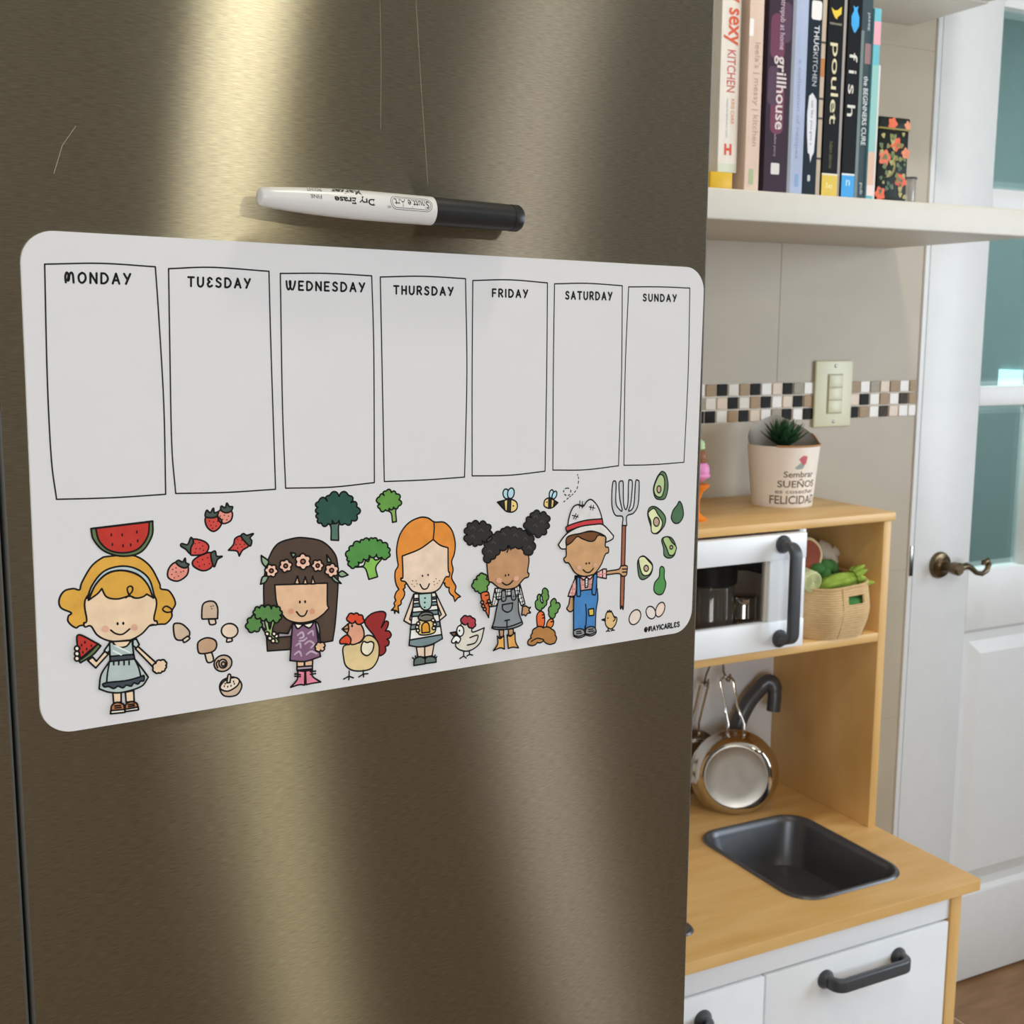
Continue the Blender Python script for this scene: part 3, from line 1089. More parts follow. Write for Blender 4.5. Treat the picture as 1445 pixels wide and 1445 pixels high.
a.f('#e0c894', '745,1120 800,1100 860,1090 900,1045 950,1055 985,1110 980,1200 930,1270 830,1285 765,1255 745,1190')
a.f('#e0a286', '780,1060 770,1000 790,950 830,945 870,980 885,1040 860,1085 800,1105')
a.fb('#d94e31', '782,950 775,912 815,900 850,905 878,928 868,962 825,945', .32).f('#d94e31', '720,1080 735,1060 770,1040 795,1070 785,1105 760,1100 725,1100')
a.f('#d2986a', '735,1000c 775,965c 780,1000 770,1030c').l('738,1002c 775,998c').d(803, 978, 7, 10).f('#efe4cc', '865,1120 880,1085 905,1092 930,1085 950,1100 940,1150 905,1180 870,1160')
for s in ('783,1285c 782,1325c', '745,1340c 782,1320c 812,1332c', '782,1325c 780,1345c', '878,1280c 878,1310c', '848,1325c 880,1305c 910,1303c', '880,1310c 880,1325c'):
    a.l(s)
a.done('rooster with a dark red tail')

ORG, SK3 = '#e6923f', '#ecd3bb'
a = Art('printed_girl', 3)
a.f(ORG, '525,610 518,560 515,480 540,380 600,300 680,260 740,262 790,292 860,295 915,350 940,440 935,520 915,580 925,640 915,700 945,760 940,800 980,835c 958,845c 938,870c 928,835c 905,815 895,790 898,770c 875,765 862,745 855,735 700,700 585,740 575,770 562,782c 572,805 568,835 545,868c 548,885 535,900 525,905 530,955c 508,935c 500,958c 495,932c 475,935c 500,905 495,885 508,862c 500,840 510,805 530,782c 512,750 502,700 505,650')
a.f(SK3, '555,540c 680,490 780,420c 830,460 888,480c 890,640 900,660 895,690 870,695 830,770 780,803 710,812 630,795 580,730 550,720 545,700 560,690')
a.l('785,290 788,340 780,420').d(702, 684, 6, 9).d(743, 677, 6, 9).l('684,745 705,778 735,775 752,742')
a.dots('630,720 655,720 625,745 663,742 643,760 800,705 825,718 785,725 810,738 788,748', 4)
a.f(SK3, '638,815c 565,1010c 650,1060c 655,1035c 607,1000c 640,880c').f(SK3, '795,805c 873,970c 800,1030c 790,1010c 838,965c 800,870c')
a.f(SK3, '655,1195c 717,1200c 717,1275c 668,1275c').f(SK3, '717,1200c 785,1180c 770,1265c 717,1275c')
a.f('#eeeae2', '640,815c 795,805c 845,1140c 770,1180 680,1200 603,1190c')
for s in ('636,850c 800,836c 803,850c 634,864c', '634,885c 805,870c 808,895c 631,912c', '626,950c 812,930c 816,962c 622,980c', '617,1040c 824,1015c 830,1050c 612,1075c', '606,1150c 840,1110c 845,1140c 770,1180 680,1200 603,1190c'):
    a.f('#788b8e', s)
a.f('#b0ccc4', '672,815c 765,808c 765,890 745,925 710,930 680,895').dots('718,845 716,877 715,912', 7)
a.f('#e6c982', '670,1020 665,1080 680,1110 740,1110 790,1090 795,1030 780,1000 690,1005').f('#77776f', '680,1002 668,985 690,955 730,945 770,955 778,985 780,1000 720,1012').l('690,975 730,965 770,972').f('#df9d38', '695,1098c 695,1045 720,1020 745,1035 752,1092c')
for (x, y) in ((668, 1030), (660, 1055), (665, 1080), (775, 1005), (787, 1035), (780, 1062)):
    a.d(x, y, 12, 12, '#f0e2d2', True)
a.f('#5f7068', '635,1335c 640,1290 680,1270 717,1285c 717,1322c').f('#5f7068', '717,1285c 740,1270 790,1275 797,1310c 717,1320c')
for s in ('640,1290c 625,1278c', '650,1282c 645,1265c', '660,1278c 660,1262c', '770,1272c 768,1255c', '782,1275c 790,1258c', '790,1282c 802,1270c'):
    a.l(s)
a.done('red-haired girl with braids holding a honey jar')

a = Art('printed_hen', 4)
a.f('#dfd9cb', '80,1300 75,1340 110,1370 170,1380 230,1355 280,1300 308,1190c 215,1225 205,1190 170,1150 130,1150 100,1190 80,1250')
a.fb('#ae4048', '128,1150 130,1105 172,1100 208,1108 232,1150 222,1185 208,1192 175,1152', .3)
a.d(112, 1215, 29, 44, '#f2f1ee', True).f('#f2f1ee', '65,1260 40,1300 60,1315 78,1300 95,1315 115,1280 90,1255').f('#75543f', '30,1230c 75,1222c 75,1250c 55,1255').d(105, 1213, 7, 9)
a.l('190,1270 255,1250 235,1310 170,1330')
for s in ('140,1385c 140,1420c', '108,1440c 140,1420c 160,1436c', '185,1380c 188,1408c', '165,1420c 188,1406c 212,1412c'):
    a.l(s)
a.done('small white hen')
SK4, BLK = '#c2946c', '#33312f'
a = Art('printed_girl', 4)
a.f('#ededea', '555,860c 600,835c 640,995c 610,1010c').f('#ededea', '395,870c 375,980c 345,985c 350,1020c 405,1010c 430,960 440,880c').f('#ededea', '395,870c 600,845c 585,940c 410,960c')
for s in ('420,870c 385,1012c', '590,850c 625,1000c', '385,905c 600,885c', '378,940c 610,915c', '598,950c 625,940c', '605,980c 635,968c', '495,870c 497,935c', '575,855c 580,930c', '375,985c 378,1015c', '437,870c 420,955c'):
    a.l(s, w=.0005)
a.f(SK4, '335,640 330,700 340,790 345,815 370,820 430,865 500,875 570,855 630,790 665,775 670,745 660,730 665,600 560,520 400,540')
a.fb(BLK, '330,660 310,600 312,530 340,465 390,430 440,410 470,380 520,380 575,385 620,400 675,425 705,490 705,560 660,595 628,560 618,528 560,528 500,520 432,552 402,598 360,628', .3)
a.fb(BLK, '165,490 168,430 170,370 205,338 265,345 325,345 350,395 345,450 290,480 255,510 210,500').fb(BLK, '655,385 650,325 692,290 705,250 762,262 815,270 818,330 808,385 775,430 715,425')
for (x, y) in ((215, 380), (280, 400), (210, 450), (725, 290), (775, 330), (720, 360), (460, 430), (560, 440), (640, 470), (380, 500), (350, 570), (670, 540)):
    a.l('%d,%d %d,%d %d,%d' % (x - 16, y, x, y - 14, x + 16, y + 4), w=.0009, col='#4b4744')
a.f('#a3a3a0', '325,475c 365,445c 370,458c 330,488c').f('#a3a3a0', '650,388c 690,420c 685,430c 646,400c')
a.l('490,573c 512,520c').l('508,522c 522,553c').d(478, 762, 6, 10).d(503, 757, 6, 10).l('452,820 480,838 510,832 537,805').d(425, 803, 23, 23, '#dfa890').d(565, 785, 21, 21, '#dfa890')
a.f(SK4, '425,1205c 462,1205c 460,1265c 430,1260c').f(SK4, '500,1200c 540,1195c 540,1245c 503,1255c')
a.f('#888e90', '420,960c 480,935 520,930 580,930c 585,1060 612,1140c 612,1160 560,1185 490,1200 400,1200 365,1190c 385,1130 400,1050')
a.f('#888e90', '445,885c 475,885c 480,955 460,972 445,960').f('#888e90', '522,880c 550,870c 560,945 540,962 525,945').d(462, 940, 6).d(542, 932, 6)
a.f('#7d8386', '450,1000c 535,985c 525,1040 490,1060 455,1040').l('488,1125c 488,1200c').l('470,1130c 508,1122c').l('370,1180 490,1182 610,1140')
a.f(SK4, '615,1015c 640,1010 665,1025 680,1020 665,1045 680,1065 655,1070 640,1090 625,1080 608,1085 610,1060')
a.fb('#66964e', '222,870 215,820 245,795 262,760 298,750 318,790 325,850 290,898 250,888', .35).f('#df6a37', '275,920 300,895 335,900 345,960 343,1040 338,1105c 300,1020').l('310,925c 330,920c').l('315,990c 335,985c')
for (x, y) in ((285, 980), (293, 1010), (305, 1035), (338, 970), (348, 1000)):
    a.d(x, y, 13, 13, SK4, True)
a.f('#dfa859', '408,1255c 430,1275 460,1250c 465,1360c 430,1350 375,1373c 410,1320').f('#dfa859', '487,1245c 515,1255 550,1225c 555,1300 580,1350c 530,1345 497,1355c')
a.done('girl in grey overalls with two hair puffs holding a carrot')
Art('printed_bee', 4).d(487, 98, 26, 40, '#b3d8e6', True, -8).d(525, 93, 27, 44, '#b3d8e6', True, 10).f('#ebcf85', '415,165c 470,150 520,140 570,165 575,215 540,245 490,240 455,210').f('#302e2c', '430,163c 468,152c 475,225c 452,205c').f('#302e2c', '500,145c 525,142c 520,245c 495,240c').d(545, 195, 7).done('larger bee')
Art('printed_bee', 4).d(855, 98, 17, 34, '#b3d8e6', True, 10).d(880, 108, 17, 34, '#b3d8e6', True, 22).f('#ebcf85', '795,175 805,145 840,130 870,145 908,170c 870,205 835,215 800,200').f('#302e2c', '835,132c 855,135c 850,213c 832,214c').f('#302e2c', '878,150c 908,170c 872,203c').d(818, 165, 6).done('smaller bee')
Art('printed_flight_trail', 5).dash('250,108 258,150 245,220 210,265 180,290 140,325').dash('168,215 195,230 190,262 165,275 142,255 145,228', True, 5, 8).done()
a = Art('printed_carrot_patch', 4)
a.fb('#66964e', '765,1050 725,1000 745,960 755,915 780,960 782,990 785,905 800,865 828,915 815,970 800,1015 778,1030', .22).fb('#66964e', '865,1115 835,1060 852,1010 878,950 892,990 920,990 910,1040 885,1075', .22)
a.f('#e66d38', '735,1110 745,1070 770,1055 795,1075 800,1150 780,1190 745,1185').f('#e6853f', '815,1170 830,1130 855,1115 873,1135 865,1175 830,1200')
a.l('780,1085c 798,1080c').l('782,1110c 800,1106c').l('852,1140c 870,1137c').fb('#b27f49', '675,1330 662,1318 690,1275 700,1235 725,1192 790,1190 855,1200 885,1250 888,1300 870,1318 790,1292 740,1308', .2).l('690,1300 740,1275 790,1285')
a.done('two carrots in a mound of soil')

SK5 = '#cfa274'
a = Art('printed_boy', 5)
a.f('#a6644a', '600,505c 628,505c 612,1120 597,1137 585,1115')
a.f('#c9cbce', '525,180 540,160 552,185 550,330 580,385 600,390 582,300 575,180 595,160 608,180 610,330 628,385 645,330 650,170 662,152 680,175 668,330 650,395 690,355 705,170 722,155 733,180 725,340 690,410 637,435 635,510c 600,508c 603,440 550,430 525,380 518,300')
a.f('#ecbfb8', '230,905c 400,890c 400,1015c 225,1035c').f('#ecbfb8', '235,910c 185,1030c 175,1065c 230,1062c 240,1000').f(SK5, '190,1070c 215,1068c 220,1130 228,1140 215,1170 190,1185 165,1160 180,1130')
a.f('#ecbfb8', '400,880c 450,850c 475,850c 475,925c 445,920c 400,910c').l('445,855c 445,918c').f(SK5, '475,868c 570,852 590,828 635,825 638,860 630,900 600,905 570,885 475,895c').l('600,850c 635,850c').l('600,875c 635,873c')
for s in ('260,940c 395,925c', '235,980c 395,965c', '200,1000c 238,1010c', '190,1035c 232,1042c', '285,915c 280,1020c', '345,910c 345,1010c', '212,965c 205,1060c', '420,870c 420,912c', '405,895c 470,885c'):
    a.l(s, w=.0006, col='#d98a85')
a.f(SK5, '160,640 160,740 140,770 155,800 180,805 230,880 300,907 370,895 430,820 465,735 490,720 488,680 465,670 460,580 350,560 230,590')
a.f('#764b2c', '162,665c 162,600 260,570 360,555 458,565 458,590 410,585 380,625 340,632 280,610 245,595 200,640')
a.f('#dad8d6', '165,560c 180,450 210,370 250,345 290,360 320,320 355,305 400,350 430,420 445,500c').f('#ca4247', '162,555c 165,515 300,470 440,455c 447,498c 300,510 200,540')
a.f('#e0dcd7', '95,660c 160,575 260,520 380,500 450,505 530,590c 520,615 470,640c 460,590 360,552 270,570 165,600 158,692c 120,690')
for s in ('265,315c 262,370c', '285,320c 283,372c', '255,350c 295,348c', '338,362c 382,372c', '352,348c 348,385c', '372,350c 366,388c', '205,428c 252,442c', '215,455c 235,415c', '230,458c 250,425c'):
    a.l(s, w=.0006)
a.d(315, 806, 6, 9).d(338, 803, 6, 9).l('290,855 315,875 345,872 370,845').d(258, 838, 18, 18, '#dcae90').d(385, 818, 17, 17, '#dcae90')
a.f('#4884bf', '240,1030c 300,1015 400,1005c 405,1080 390,1180 385,1310c 310,1325 305,1290 300,1325 215,1330c 215,1200 218,1080')
a.f('#4884bf', '240,910c 262,915c 268,1050 250,1062 240,1050').f('#4884bf', '372,890c 398,885c 388,1035 375,1050 358,1030').f('#f0efec', '305,920c 328,915c 325,990c 305,995c').dots('316,940 316,960 315,980', 4)
a.f('#ecbfb8', '250,905c 295,935c 312,912c 340,930c 378,890c 310,907').l('308,1125 314,1200 310,1290').f('#dfc159', '330,1165c 370,1158c 372,1210c 335,1215c')
a.f('#97999a', '215,1375c 215,1335 250,1318 290,1325 300,1370 250,1388').f('#97999a', '305,1365c 310,1320 345,1300 380,1310 388,1350 350,1372').l('235,1340c 270,1335c').l('235,1355c 275,1350c').l('330,1322c 365,1318c').l('330,1338c 370,1334c').l('216,1368 255,1375 298,1360').l('308,1355 345,1360 386,1340')
a.done('farm boy in blue overalls and a straw hat holding a pitchfork')
AV1, AV2, DK = '#bccf98', '#e2e5b2', '#5f7f5a'
for (o_, i_, pit, ci) in (
    ('915,85 945,110 960,200 940,290 900,305 860,290 845,220 870,140 895,100', '905,108 930,140 930,220 910,280 880,285 855,260 850,210 880,130', (888, 225, 16, 28), AV1),
    ('815,370 860,362 910,400 940,450 930,510 880,570 845,560 820,500 800,420', '810,400 850,375 880,420 915,480 900,540 860,572 830,555 825,480 805,430', (868, 480, 23, 35), AV2),
    ('910,620 945,597 990,610 1020,670 1010,740 970,765 930,745 925,690', '920,615 960,598 990,640 1025,680 1005,735 970,740 950,690', (985, 680, 12, 14), '#b0c888'),
    ('725,780 760,748 800,770 838,820 825,890 770,932 735,915 722,840', '730,770 770,752 805,785 838,830 815,890 770,900 745,860', (788, 845, 18, 24), AV2)):
    Art('printed_avocado', 5).f(DK, o_).f(ci, i_).d(*pit, '#c4a690', True).done()
Art('printed_avocado', 5).f('#4d7050', '1048,320 1070,350 1080,430 1050,485 1010,490 985,450 1000,390 1030,350').done('whole dark green avocado')
Art('printed_avocado', 5).f('#569752', '910,830 930,850 930,920 943,970 920,1040 880,1050 850,1020 855,960 890,910 895,850').done('whole long green avocado')
Art('printed_egg', 5).d(700, 1228, 42, 62, '#e8d8ca', True, 25).done()
Art('printed_egg', 5).d(898, 1168, 33, 60, '#ecd6c6', True, 20).done()
Art('printed_egg', 5).d(825, 1192, 37, 50, '#e6ddd5', True, -15).done()
a = Art('printed_chick', 5).f('#e3bf85', '470,1220 485,1185 515,1185 535,1220 558,1235 550,1280 520,1318 490,1312 468,1280').f('#4d3a2c', '440,1248c 465,1240c 468,1258c').d(488, 1235, 6)
for s in ('490,1190c 485,1178c', '500,1188c 500,1172c', '508,1188c 515,1178c', '535,1225 545,1240 530,1260', '490,1316c 488,1335c', '475,1340c 488,1333c 500,1338c', '522,1314c 526,1330c', '512,1335c 526,1329c 538,1330c'):
    a.l(s)
a.done()
Art('printed_signature', 5).text('@MAYICARLES', 774, 1345, 1048, 1300, 36, .00085, .3).done()

# ================================================================== MARKER
PO = .0102                      # axis stands off the steel
pA = onF(366, 277.5, FP - PO)
pB = onF(732, 308.5, FP - PO)
pM = onF(607.5, 296.5, FP - PO)
pl = (pB - pA).length
pm = (pM - pA).length
ax = (pB - pA).normalized()
az = (NO - ax * NO.dot(ax)).normalized()   # towards the room
ay = az.cross(ax)
marker = empty('marker_pen', label='white and black dry erase marker stuck to the refrigerator above the planner', cat='marker')
marker.matrix_world = Matrix(((ax.x, ay.x, az.x, pA.x), (ax.y, ay.y, az.y, pA.y), (ax.z, ay.z, az.z, pA.z), (0, 0, 0, 1)))
MX = axis_matrix((0, 0, 0), (1, 0, 0))
M_PENW = mat('marker_white_plastic', '#d9d7d4', .28, var=.01)
M_CAP = mat('marker_cap_black', '#1d1f20', .38, var=.1, scale=(200, 200, 200))
M_INK = mat('printed_black_ink', '#17171a', .4, var=0)
RB = .0073


def penr(s):
    t = min(1, max(0, s / (pm * .62)))
    return .0046 + (RB - .0046) * (1 - (1 - t) ** 1.8)


bm = bmesh.new()
lathe(bm, [(.0001, -.0006), (.0030, -.0004), (.0041, .0001), (.0045, .0008)] + [(penr(pm * k / 20), .0009 + (pm - .0009) * k / 20) for k in range(1, 21)], 40, MX)
barrel = from_bm('barrel', bm, M_PENW, marker, True)
bm = bmesh.new()
lathe(bm, [(RB * .9, pm), (RB + .0001, pm + .0002), (RB - .0002, pl - .0105), (RB - .0004, pl - .006), (RB * .9, pl - .0058)], 40, MX)
from_bm('cap', bm, M_CAP, marker, True)
bm = bmesh.new()
lathe(bm, [(RB * .9, pl - .0065), (RB * .98, pl - .006), (RB * .98, pl - .0015), (RB * .85, pl), (.0001, pl + .0004)], 32, MX)
from_bm('cap_plug', bm, M_BLACK, marker, True)
box('magnet', (pm + .006, -.0035, -PO), (pl - .008, .0035, -.005), M_BLACK, marker, .0005)


def pen_text(name, s, s_from, s_to, a0, a1, bold=0, par=None):
    """upside-down print: reads from cap to tip; angles measured up from facing the room"""
    L = s_to - s_from

    def fn(x, y):
        q = s_from + x * L
        ang = a0 + y * (a1 - a0)
        r = penr(q) + .00006
        return (q, r * math.sin(ang), r * math.cos(ang))
    return lettering(name, s, fn, M_INK, barrel, bold)


def pens(px):
    return (px - 366) / (607.5 - 366) * pm


D2 = math.radians
pen_text('printed_brand', 'Shuttle Art', pens(595), pens(544), D2(33), D2(2), .008)
pen_text('printed_mark', '®', pens(538), pens(533), D2(2), D2(-8))
pen_text('printed_wording', 'Dry Erase', pens(515), pens(459), D2(30), D2(-4), .03)
pen_text('printed_wording', 'Marker', pens(499), pens(457), D2(68), D2(36), .03)
pen_text('printed_wording', 'FINE', pens(442), pens(427), D2(24), D2(7))
pen_text('printed_wording', 'POINT', pens(444), pens(424), D2(66), D2(42))
bm = bmesh.new()
for off in (0, .0009):
    pts = rrect((pens(598) + pens(540)) / 2, D2(17), pens(598) - pens(540) - off * 2, (D2(50) * RB - off * 2) / RB, .0032, 6)
    cx_, cy_ = (pens(598) + pens(540)) / 2, D2(17)
    W2, H2 = (pens(600) - pens(538)) / 2 - off, .0036 - off
    loop = rrect(0, 0, W2 * 2, H2 * 2, H2 * .95, 6)
    inner = rrect(0, 0, W2 * 2 - .0005, H2 * 2 - .0005, H2 * .95 - .00025, 6)

    def wrap(p):
        ang = cy_ + p[1] / RB
        r = penr(cx_ + p[0]) + .00006
        return (cx_ + p[0], r * math.sin(ang), r * math.cos(ang))
    A_ = [bm.verts.new(wrap(p)) for p in loop]
    B_ = [bm.verts.new(wrap(p)) for p in inner]
    for i in range(len(A_)):
        j = (i + 1) % len(A_)
        bm.faces.new((A_[i], A_[j], B_[j], B_[i]))
from_bm('printed_frame', bm, M_INK, barrel)

# ================================================================== PLAY KITCHEN
ZT, ZC, ZMID = 1.239, .647, 1.019     # top board, worktop, middle shelf (upper faces)
KX0, KX1 = .86, 1.592
YF, YU2, YK = 1.338, 1.587, 1.876      # worktop front, upper front, back
kit = empty('play_kitchen', (KX0, YK, 0), label='birch and white toy play kitchen with a dark sink and microwave', cat='toy kitchen')


def kb(name, lo, hi, m, par=None, bev=.0012, seg=2):
    """box given in room coordinates, parented to the kitchen"""
    off = (KX0, YK, 0)
    return box(name, [lo[i] - off[i] for i in range(3)], [hi[i] - off[i] for i in range(3)], m, par or kit, bev, seg)


KOFF = Vector((KX0, YK, 0))


def kl(p):
    return Vector(p) - KOFF


# worktop with the two cut-outs
SXA, SXB, SYA, SYB = 1.258, 1.500, 1.404, 1.705
HXB, HYA, HYB = onZ(990, 1318, ZC).x, 1.404, 1.70
sink_h = rrect((SXA + SXB) / 2 - KX0, (SYA + SYB) / 2 - YK, SXB - SXA - .016, SYB - SYA - .016, .042, 8)
hob_h = rrect(HXB - .10 - KX0, (HYA + HYB) / 2 - YK, .20 - .012, HYB - HYA - .012, .02, 6)
bm = bmesh.new()
plate(bm, rrect((KX0 + KX1) / 2 - KX0, (YF + YK) / 2 - YK, KX1 - KX0, YK - YF, .006, 4), [sink_h, hob_h], ZC - .018, ZC)
wt = from_bm('worktop', bm, M_BIRCH, kit)
mod = wt.modifiers.new('bevel', 'BEVEL')
mod.width = .0025
mod.segments = 2
mod.limit_method = 'ANGLE'
mod.angle_limit = math.radians(50)


def basin(name, cx, cy, w, h, r, depth, par):
    bm = bmesh.new()
    rings = []
    z = ZC
    for (d, zz, rr) in ((.004, z - .003, r), (0, z + .0005, r), (.002, z + .0035, r), (.006, z + .004, r - .003), (.010, z + .001, r - .006), (.013, z - .008, r - .008), (.024, z - depth * .72, r - .006), (.032, z - depth * .94, r - .006), (.055, z - depth, r - .01)):
        rings.append([(x - KX0, y - YK, zz) for (x, y) in rrect(cx, cy, w - 2 * d, h - 2 * d, max(.004, rr), 8)])
    loft(bm, rings, False, True)
    bmesh.ops.recalc_face_normals(bm, faces=bm.faces)
    return from_bm(name, bm, M_BASIN, par, True)


basin('sink', (SXA + SXB) / 2, (SYA + SYB) / 2, SXB - SXA, SYB - SYA, .05, .085, kit)
basin('hob_tray', HXB - .10, (HYA + HYB) / 2, .20, HYB - HYA, .024, .03, kit)
# panels
kb('top_board', (KX0, YU2 - .003, ZT - .016), (KX1 + .008, YK, ZT), M_BIRCH, bev=.003)
kb('side_panel', (KX1 - .018, YU2, ZC), (KX1, YK, ZT - .016), M_BIRCHV)
kb('side_panel', (KX0, YU2, ZC), (KX0 + .018, YK, ZT - .016), M_BIRCHV)
kb('middle_shelf', (KX0 + .018, YU2, ZMID - .016), (KX1 - .018, YK - .008, ZMID), M_BIRCH)
kb('back_panel', (KX0 + .018, YK - .006, ZC), (KX1 - .018, YK, ZT - .016), M_PLAY)
kb('divider', (1.384, YU2 + .004, ZMID), (1.399, YK - .008, ZT - .016), M_PLAY)
# lower body
LX1 = KX1 - .034
kb('leg_panel', (LX1 - .022, YF + .012, 0), (LX1 + .002, YK - .02, ZC - .018), M_BIRCHV)
kb('leg_panel', (KX0 + .034, YF + .012, 0), (KX0 + .051, YK - .02, ZC - .018), M_BIRCHV)
kb('apron', (KX0 + .051, YF + .016, ZC - .063), (LX1 - .022, YF + .030, ZC - .018), M_PLAY)
kb('bottom_shelf', (KX0 + .051, YF + .035, .10), (LX1 - .022, YK - .03, .115), M_PLAY)
XSP = onY(1081, 1384, YF + .012).x
dr = kb('cupboard_door', (XSP + .0015, YF + .013, .12), (LX1 - .0245, YF + .028, ZC - .067), M_PLAY, bev=.002)
dl = kb('oven_door', (KX0 + .053, YF + .013, .12), (XSP - .0015, YF + .028, ZC - .067), M_PLAY, bev=.002)


def handle(par, a, b, out, stand=.030, w=.022, h=.012):
    """bow handle between two feet a and b standing off along out"""
    a, b, out = kl(a), kl(b), Vector(out)
    t = (b - a).normalized()
    for p in (a, b):
        bm = bmesh.new()
        lathe(bm, [(.0155, 0), (.0155, .003), (.0125, .007), (.010, .012)], 24, axis_matrix(p, out))
        from_bm('handle_foot', bm, M_DARK, par, True)
    bm = bmesh.new()
    rc_ = min(.016, stand * .6)
    path = [a + out * .004, a + out * (stand - rc_)]
    path += [a + out * (stand - rc_ + rc_ * math.sin(q)) + t * (rc_ - rc_ * math.cos(q)) for q in [PI / 2 * k / 6 for k in range(1, 7)]]
    path += [b + out * (stand - rc_ + rc_ * math.cos(q)) - t * (rc_ - rc_ * math.sin(q)) for q in [PI / 2 * k / 6 for k in range(0, 6)]]
    path += [b + out * (stand - rc_), b + out * .004]
    sweep(bm, path, w, h, .35, 4)
    from_bm('handle', bm, M_DARK, par, True)


zh = .533
handle(dr, (onY(1168, 1391, YF).x + .006, YF + .013, onY(1168, 1388, YF).z), (onY(1272, 1361, YF).x + .004, YF + .013, onY(1168, 1388, YF).z), (0, -1, 0), .03, .012, .022)
hx = onY(993, 1440, YF + .01).x
hz = onY(993, 1440, YF + .01).z
handle(dl, (hx - .16, YF + .013, hz), (hx, YF + .013, hz), (0, -1, 0), .03, .012, .022)
# microwave door
MX0, MX1, MZ0, MZ1 = .93, 1.383, ZMID - .001 + .004, ZT - .019
mw = empty('microwave_door')
mw.parent = kit
wx1 = onY(1080, 830, YU2 - .012).x
wz1, wz0 = onY(1060, 794, YU2 - .012).z, onY(1050, 882, YU2 - .012).z
ya, yb = YU2 - .017, YU2 - .001
kb('door_rail', (MX0, ya, wz1), (MX1, yb, MZ1), M_PLAY, mw, .0015)
kb('door_rail', (MX0, ya, MZ0), (MX1, yb, wz0), M_PLAY, mw, .0015)
kb('door_stile', (wx1 + .006, ya + .002, wz0), (MX1, yb, wz1), M_PLAY, mw, .001)
kb('door_stile', (MX0, ya + .002, wz0), (MX0 + .06, yb, wz1), M_PLAY, mw, .001)
kb('glazing_bead', (wx1, ya + .006, wz0), (wx1 + .006, yb, wz1), M_SHELF, mw, .0008)
kb('window_glass', (MX0 + .06, ya + .010, wz0), (wx1, ya + .012, wz1), M_CLEAR, mw, 0)
hx1 = onY(1105, 768, ya).x
handle(mw, (hx1, ya, onY(1105, 768, ya).z), (hx1, ya, onY(1098, 901, ya).z), (0, -1, 0), .034)
# tap
M_TAP = mat('tap_grey', '#55565a', .35, metal=.3, var=.05)
bm = bmesh.new()
YT = 1.835
tp = [onY(1031, 1085, YT), onY(1035, 1055, YT), onY(1043, 1018, YT), onY(1057, 990, YT), onY(1072, 972, YT), onY(1083, 962, YT - .005), onY(1091, 966, YT - .012), onY(1093, 980, YT - .018), onY(1091, 1003, YT - .02)]
tp[0] = Vector((tp[0].x, YT, ZC - .002))
pts3 = [kl(p) for p in tp]
sm = []
for i in range(len(pts3) - 1):
    for k in range(4):
        t = k / 4
        p0, p1, p2, p3 = pts3[max(0, i - 1)], pts3[i], pts3[i + 1], pts3[min(len(pts3) - 1, i + 2)]
        sm.append(.5 * (2 * p1 + (p2 - p0) * t + (2 * p0 - 5 * p1 + 4 * p2 - p3) * t * t + (3 * p1 - p0 - 3 * p2 + p3) * t ** 3))
sm.append(pts3[-1])
tube(bm, sm, [.0155] * (len(sm) - 6) + [.0135] * 6, 16)
from_bm('tap', bm, M_TAP, kit, True)
# hanging rail with hooks
rail_y, rail_z = 1.82, onY(1010, 934, 1.82).z
bm = bmesh.new()
tube(bm, [kl((KX0 + .02, rail_y, rail_z)), kl((KX0 + .3, rail_y, rail_z)), kl((1.40, rail_y, rail_z))], .004, 10)
from_bm('hanging_rail', bm, M_IRON, kit, True)
for x in (1.20, 1.39):
    bm = bmesh.new()
    tube(bm, [kl((x, rail_y, rail_z)), kl((x, rail_y, rail_z + .01)), kl((x, rail_y, ZMID - .014))], .003, 8)
    from_bm('rail_bracket', bm, M_IRON, kit, True)


def hook(x, y0, zb, label):
    o = empty('pan_hook', (x, rail_y, zb), label=label, cat='hook')
    bm = bmesh.new()
    z = rail_z - zb
    tube(bm, [(0, .006, z - .002), (0, .004, z + .0065), (0, -.003, z + .0068), (0, -.0062, z - .002), (0, y0 * .5, z * .45), (0, y0, .006), (0, y0 - .004, .001), (0, y0 - .010, .001), (0, y0 - .013, .008), (0, y0 - .013, .016)], .0022, 8)
    from_bm('hook_wire', bm, M_IRON, o, True)
    return o


M_BRUSH = mat('brushed_pan_base', '#a39a8e', .32, metal=1, var=.08, scale=(40, 40, 40))


